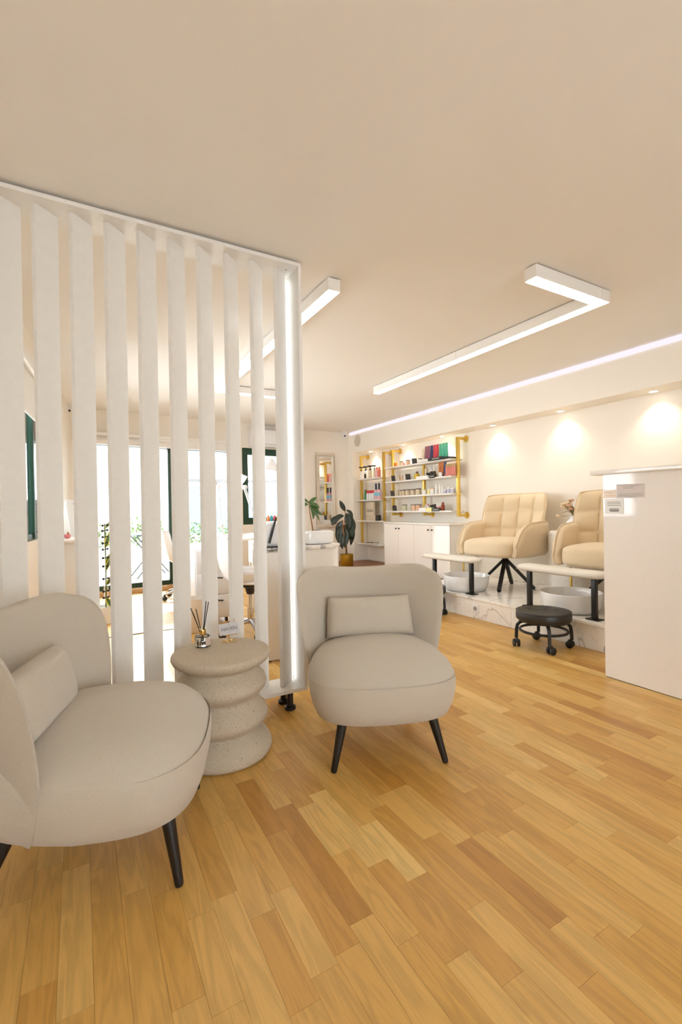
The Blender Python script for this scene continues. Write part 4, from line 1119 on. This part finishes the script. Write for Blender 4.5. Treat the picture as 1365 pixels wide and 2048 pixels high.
# ------------------------------------------------------------ nail studio behind the divider
def make_shell_chair(label, loc, rz):
    t = thing('shell_chair', label, 'chair', loc, rz, 'white shell chairs on casters')
    pr_ = [(-.235, .425), (-.215, .448), (-.16, .452), (-.05, .435), (.06, .425), (.14, .435), (.20, .480), (.235, .56), (.258, .66), (.275, .76), (.285, .83)]
    wd_ = [.17, .205, .225, .235, .235, .235, .235, .232, .222, .205, .165]
    def sh(a, b):
        q = b*(len(pr_)-1); i = min(int(q), len(pr_)-2); k = q-i
        y = pr_[i][0]*(1-k)+pr_[i+1][0]*k; z = pr_[i][1]*(1-k)+pr_[i+1][1]*k; w_ = wd_[i]*(1-k)+wd_[i+1]*k
        s = 2*a-1
        up = .13*abs(s)**3*math.sin(PI*min(1, max(0, b*1.05)))**.7
        fw = -.10*abs(s)**3*max(0, b-.35)/.65*(1-.35*b)
        return Vector((s*w_*(1-.12*abs(s)**3), y+fw, z+up*(1-max(0, b-.6)*1.5)))
    s_ = ob('seat_shell', G().grid(sh, 24, 30), white_p, t, ang=80)
    md = s_.modifiers.new('thickness', 'SOLIDIFY'); md.thickness = .009
    ob('seat_pad', G().lathe([(0, 0), (.16, 0), (.19, .012), (.17, .03), (0, .036)], 32, (0, -.03, .435), 1, .95), white_p, t)
    ob('under_plate', G().lathe([(.03, .34), (.045, .395), (.10, .412), (.10, .420), (0, .420)], 20), black_p, t)
    ob('gas_lift', G().cyl((0, 0, .20), (0, 0, .345), .016, n=16).cyl((0, 0, .085), (0, 0, .22), .026, n=18), chrome, t)
    for k in range(5):
        a = 2*PI*k/5+.5; c_, s2 = math.cos(a), math.sin(a)
        lg = ob('leg', G().tube([(c_*.02, s2*.02, .112), (c_*.15, s2*.15, .095), (c_*.265, s2*.265, .070)], [.020, .016, .012], 10), chrome, t)
        cs = G()
        nx, ny = -s2, c_
        for q in (-1, 1):
            cs.tube([(c_*.262+nx*q*.005, s2*.262+ny*q*.005, .026), (c_*.262+nx*q*.022, s2*.262+ny*q*.022, .026)], [.026, .024], 16)
        cs.cyl((c_*.262, s2*.262, .03), (c_*.262, s2*.262, .068), .012, n=10)
        ob('caster', cs, black_p, lg)
    return t
sb = make_shell_chair('white shell chair on casters, near one behind the stone table', (1.25, 3.80, 0), R(90))
sa = copy_tree(sb); sa['label'] = 'white shell chair on casters, far one near the sliding door'
sa.location = (1.10, 5.84, 0); sa.rotation_euler.z = R(96)
hp = ob('cable_loop', G().tube([(1.36, 3.68, .50), (1.30, 3.66, .56), (1.31, 3.65, .68), (1.36, 3.64, .70), (1.41, 3.64, .69), (1.43, 3.65, .60), (1.38, 3.66, .50)], .007, 8).tube([(1.30, 3.62, .51), (1.35, 3.64, .53), (1.41, 3.66, .58)], .014, 8), black_p)
tag(hp, 'black cable loop lying on the near white shell chair', 'cable')

def nail_table(label, x0, x1, y0, y1):
    t = thing('nail_table', label, 'table', ((x0+x1)/2, (y0+y1)/2, 0), 0, 'white nail tables')
    a, b = (x1-x0)/2, (y1-y0)/2
    ob('tabletop', G().box(-a, a, -b, b, .715, .74), white, t, bevel=.004)
    ob('apron', G().box(a-.06, a-.04, -b+.03, b-.03, .35, .715), white, t, smooth=False)
    for sy in (-1, 1):
        for sx in (-1, 1):
            ob('leg', G().box(sx*(a-.03)-.018, sx*(a-.03)+.018, sy*(b-.03)-.018, sy*(b-.03)+.018, 0, .715), white, t, bevel=.003)
nail_table('white nail table nearer to the marble counter', 1.525, 2.06, 3.66, 4.62)
nail_table('white nail table farther back near the green window', 1.38, 2.06, 5.02, 6.16)
tro = thing('drawer_trolley', 'white drawer trolley with small black handles seen between slats', 'drawer unit', (1.06, 4.52, 0))
ob('carcass', G().box(-.16, .16, -.20, .20, .05, .70), white_p, tro, bevel=.002)
for i, (a, b) in enumerate([(.07, .27), (.275, .48), (.485, .685)]):
    d = ob('drawer', G().box(-.15, .15, -.217, -.20, a, b), white_p, tro, bevel=.002)
    ob('handle', G().tube([(.045, -.217, b-.05), (.045, -.235, b-.05), (.085, -.235, b-.055), (.085, -.217, b-.055)], .006, 8), black_p, d)
for x_ in (-.13, .13):
    for y_ in (-.17, .17):
        ob('caster', G().cyl((x_-.01, y_, .024), (x_+.01, y_, .024), .024, n=14).cyl((x_, y_, .03), (x_, y_, .05), .008, n=8), black_p, tro)
bx = thing('polish_caddy', 'clear blue caddy of polish standing on the drawer trolley', 'caddy', (1.10, 4.45, .70))
ob('tray', G().box(-.06, .06, -.05, .05, 0, .005).box(-.06, -.056, -.05, .05, 0, .05).box(.056, .06, -.05, .05, 0, .05).box(-.06, .06, -.05, -.046, 0, .05).box(-.06, .06, .046, .05, 0, .05), col('caddy_blue', (120, 170, 200), .3), bx, smooth=False)
for k in range(3):
    v_ = bottle(f'small blue polish bottle in the caddy on the trolley, {A[k]} from the left', 1.075+.035*k, 4.45, .7055, .013, .075, col('polish_blue', (84, 150, 186), .25), black_p, 'blue polish bottles in the caddy')

def desk_lamp(label, pts, head, hr, cone=True):
    t = thing('task_lamp', label, 'lamp', pts[0], 0, 'white arm lamps on the nail tables')
    o_ = Vector(pts[0]); P_ = [Vector(p)-o_ for p in pts]; P_[0].z += .03
    ob('base', G().lathe([(0, 0), (.06, 0), (.062, .012), (.02, .02), (.012, .05), (0, .05)], 24), white_p, t)
    for a, b in zip(P_, P_[1:]):
        ar = G()
        sd = (b-a).cross(Vector((.5, -.85, 0))).normalized()*.010
        ar.cyl(a+sd, b+sd, .006, n=8).cyl(a-sd, b-sd, .006, n=8)
        ob('arm', ar, white_p, t)
        ob('joint', G().cyl(b+Vector((-.010, .017, 0)), b+Vector((.010, -.017, 0)), .02, n=16), white_p, t)
    d = (Vector(head)-Vector(pts[-1])).normalized(); q = P_[-1]+d*.03
    ob('lamp_head', G().tube([q, q+d*.05, q+d*.12], [.03, .045, hr], 24), white_p, t)
desk_lamp('white arm lamp with two joints before the green window frame', [(1.61, 4.02, .74), (1.40, 4.0, .88), (1.278, 4.0, 1.26), (1.05, 4.15, 1.30)], (.95, 4.2, 1.15), .07)
desk_lamp('cream arm lamp farther back by the sliding door', [(1.42, 5.22, .74), (1.385, 5.2, .88), (1.355, 5.2, 1.317), (1.52, 5.15, 1.48)], (1.62, 5.1, 1.40), .06)
desk_lamp('white arm lamp with round head seen beside the end of the divider', [(1.93, 4.50, .74), (1.98, 4.55, 1.1), (1.86, 4.58, 1.47)], (1.78, 4.60, 1.52), .07)
rk = thing('polish_rack', 'clear rack of bright polish bottles on the nearer nail table', 'rack', (1.63, 4.16, .74))
ob('rack_panel', G().box(-.09, .09, .03, .034, 0, .28).box(-.09, .09, -.03, .03, .20, .205).box(-.09, .09, -.03, .03, .10, .105), clear_m, rk, smooth=False)
for k, (n_, c_) in enumerate([('orange', (240, 130, 70)), ('teal', (60, 160, 170)), ('red', (220, 50, 60)), ('yellow', (236, 190, 80)), ('coral', (236, 110, 100))]):
    bottle(f'{n_} polish bottle on the clear rack', 1.555+.032*k, 4.15, .945+.0005, .012, .07, col('polish_'+n_, c_, .25), capw)
hd = thing('dust_collector', 'white rounded appliance with a black handle on the marble counter', 'appliance', (1.205, 3.12, .790))
g = G().ball((0, 0, 0), 1, 1, 1, 28, 14, .45); g.v = [(x*.10, y*.075, .09+z*.09) for x, y, z in g.v]
ob('body', g, white_p, hd, ang=80)
ob('handle', G().tube([(-.065, -.085, .03), (-.045, -.087, .10), (-.010, -.087, .21)], [.009, .010, .006], 10), black_p, hd)
cbk = ob('power_cable', G().tube([(1.10, 3.03, .795), (1.18, 3.012, .795), (1.28, 3.01, .795), (1.36, 3.03, .795), (1.39, 3.12, .795), (1.41, 3.18, .795)], .005, 8), black_p)
tag(cbk, 'black cable running along the edge of the marble counter', 'cable')
bn = ob('waste_bin', G().lathe([(0, 0), (.085, 0), (.09, .006), (.108, .285), (.110, .292), (.104, .292), (.086, .02), (0, .015)], 36), mat('pale_bin', (236, 226, 214), .4), loc=(.885, 4.145, 0), ang=50)
tag(bn, 'pale round waste bin on the floor behind the divider', 'bin')

# low white cabinet under the left window (stands along the slightly skewed wall)
lc = thing('low_cabinet', 'low white cabinet under the left window seen between the slats', 'cabinet')
lc.matrix_world = lw @ Matrix.Translation((3.05, -.15, 0))
ob('carcass', G().box(-.85, .85, -.125, .14, .0, .81), white, lc, bevel=.002)
ob('top', G().box(-.87, .86, -.14, .145, .81, .832), gloss, lc, bevel=.002)
for k in range(3):
    d = ob('door', G().box(-.84+.56*k, -.285+.56*k, -.141, -.125, .06, .80), white, lc, bevel=.002)
    ob('knob', G().cyl((-.34+.56*k, -.141, .62), (-.34+.56*k, -.158, .62), .01, n=12), black_m, d)
def lwp(s, d, z): return tuple(lw @ Vector((s, d, z)))
ps = thing('tent_card', 'white folded card with a sprig drawing on the low left cabinet', 'card', lwp(3.1, -.16, .832), R(25))
ob('front', G().obox((0, -.045, .178), (1, 0, 0), (0, 1, -.28), (0, .28, 1), .10, .0015, .183), paper, ps, smooth=False)
ob('back', G().obox((0, .055, .178), (1, 0, 0), (0, 1, .28), (0, -.28, 1), .10, .0015, .183), paper, ps, smooth=False)
ob('print', G().obox((0, -.0095, .315), (1, 0, 0), (0, 1, -.28), (0, .28, 1), .035, .001, .005), grey_ink, ps, smooth=False)
leaf_ob('sprig_print', lf_d, ps, [((.02, -.046, .19), (.025+.01*i, -.040, .215), (.02+.055*math.cos(a), -.036, .235+.05*math.sin(a)), .02) for i, a in enumerate((.2, .9, 1.6, 2.3, 3.0))])
cn = ob('cone_ornament', G().lathe([(.026, 0), (.0, .055)], 20), mat('terracotta_brown', (176, 104, 52), .6), loc=lwp(2.75, -.12, .832))
tag(cn, 'small brown cone ornament on the low left cabinet', 'ornament')
bw_ = ob('pink_bowl', G().lathe([(0, 0), (.016, 0), (.034, .035), (.031, .035), (.014, .006), (0, .005)], 20), mat('pink_glaze', (222, 130, 134), .4), loc=lwp(2.50, -.14, .832))
tag(bw_, 'tiny pink bowl on the low left cabinet', 'bowl')
wd = ob('black_wedge', G().prism([(-.02, 0), (.03, 0), (-.02, .05)], -.02, .02).xf(Matrix(((1, 0, 0, 0), (0, 0, 1, 0), (0, 1, 0, 0), (0, 0, 0, 1)))), black_p, loc=lwp(2.34, -.10, .832))
tag(wd, 'small black wedge holder on the low left cabinet', 'holder')
# dracaena tied to a clear support with black clips
dr = thing('tied_plant', 'slender yellow-edged plant tied with black clips to a clear pole', 'potted plant', (.183, 4.95, 0))
ob('pot', G().lathe([(0, 0), (.075, 0), (.09, .16), (.084, .16), (.07, .02), (0, .14)], 28), ceramic, dr)
ob('support_pole', G().cyl((0, 0, .10), (.005, 0, 1.0), .008, n=10).cyl((.03, 0, .10), (.035, 0, .98), .006, n=10), clear_m, dr)
ob('stem', G().tube([(.015, .01, .12), (.02, .01, .5), (.018, .01, .95)], .006, 8), mat('green_stem', (110, 130, 70), .6), dr)
for k, z_ in enumerate((.24, .30, .42, .54, .62, .70, .76, .82, .88, .93)):
    ob('clip', G().ball((-.004, -.012, z_), .012, .008, .012, 10, 6).ball((.036, -.012, z_+.006), .012, .008, .010, 10, 6).cyl((-.004, -.012, z_), (.036, -.012, z_+.006), .003, n=6), black_p, dr)
for (z0, dx, dz, wd_) in ((.90, .11, .12, .035), (.72, .05, .16, .05), (.56, .085, .14, .045), (.50, .05, .13, .04), (.36, .13, .13, .055), (.24, .07, -.12, .05)):
    leaf_ob('leaf', leaf_var, dr, [((.02, 0, z0), (.02+dx*.4, -.02, z0+dz*.55), (.02+dx, -.03, z0+dz), wd_, dict(up=(-.3, -.9, .3), fold=.15, shape=.8))])
# roller blind in the left window
rb = thing('roller_blind', 'white roller blind half drawn over the left window', 'blind')
rb.matrix_world = lw @ Matrix.Translation((1.4, -.02, 2.0))
ob('roller', G().cyl((-.44, -.025, .035), (.41, -.025, .035), .024, n=16), white, rb)
ob('blind_fabric', G().box(-.43, .40, -.012, -.009, -.265, .03), paper, rb, smooth=False)
ob('bottom_bar', G().box(-.43, .40, -.018, -.003, -.278, -.262), white, rb, bevel=.002)
ob('bracket', G().box(.41, .425, -.05, .0, .0, .06), white, rb, bevel=.002)

# ------------------------------------------------------------ outside the glass
struct('balcony_floor', G().box(-4, 7, 6.95, 9.6, -.14, -.02), mat('pale_tile', (222, 218, 210), .7))
struct('parapet_wall', G().box(-4, 7, 9.3, 9.42, -.02, .42), mat('white_render', (230, 228, 222), .8), smooth=False)
struct('street_ground', G().box(-30, 30, 9.6, 40, -3.2, -3.0), mat('pale_asphalt', (170, 168, 164), .9), smooth=False)
for i, hx in enumerate((-1.6, -.7, .2, 1.1, 2.0, 2.9, 3.8)):
    hg = thing('hedge_shrub', f'pale green shrub in a white box outside the sliding door, {A[i]} from the left', 'shrub', (hx, 9.75, -.02), 0, 'shrubs along the balcony')
    ob('planter_box', G().box(-.42, .42, -.16, .16, 0, .40), mat('white_render', (230, 228, 222), .8), hg, bevel=.01)
    rn = random.Random(i)
    lv = []
    for _ in range(420):
        c_ = Vector((rn.uniform(-.34, .34), rn.uniform(-.2, .2), rn.uniform(.38, .98-.25*rn.random()+.08*math.sin(i*2.3))))
        d_ = Vector((rn.uniform(-1, 1), rn.uniform(-1, 1), rn.uniform(-.3, 1))).normalized()*rn.uniform(.05, .10)
        lv.append((c_, c_+d_*.5+Vector((0, 0, .01)), c_+d_, .045, dict(n=3)))
    f_ = leaf_ob('foliage', leaf_pale, hg, lv); f_['kind'] = 'stuff'
ft = thing('folding_table', 'grey metal folding table with crossed legs on the balcony', 'table', (1.02, 8.25, -.02), R(6))
gm = mat('grey_metal_paint', (62, 72, 70), .5)
for k in range(7):
    ob('top_slat', G().box(-.28, .28, -.28+.081*k, -.28+.081*k+.074, .70, .715), gm, ft, bevel=.003)
ob('top_frame', G().box(-.28, .28, -.29, -.275, .685, .712).box(-.28, .28, .275, .29, .685, .712).box(-.28, -.26, -.28, .28, .68, .70).box(.26, .28, -.28, .28, .68, .70), gm, ft, smooth=False)
for sy in (-1, 1):
    for sx in (-1, 1):
        ob('leg', G().obox((0, sy*(.235-.012*(sx > 0)), .345), (sx*.56, 0, .69), (0, 1, 0), (-.69, 0, sx*.56), .445, .006, .012), gm, ft, bevel=.002)
nb = thing('neighbor_building', 'pale building with a light blue shutter band across the street', 'building', (3.5, 16, -3.0))
ob('facade', G().box(-9, 9, 0, 3, 0, 7.5), mat('pale_facade', (226, 220, 212), .8), nb, smooth=False)
ob('cornice', G().box(-.6, 9.1, -.12, .02, 5.05, 5.15), mat('cornice_grey', (84, 82, 80), .7), nb, smooth=False)
for k in range(3, 6):
    ob('shutter', G().box(-8.9+2.8*k, -6.5+2.8*k, -.05, .01, 3.3, 4.9), mat('blue_shutter', (92, 122, 142), .6), nb, smooth=False)
dp = ob('downpipe', G().cyl((2.62, 8.4, -.02), (2.62, 8.4, 3.2), .06, n=18), mat('grey_metal_paint', (62, 72, 70), .5))
tag(dp, 'grey downpipe standing outside the green framed window', 'pipe')
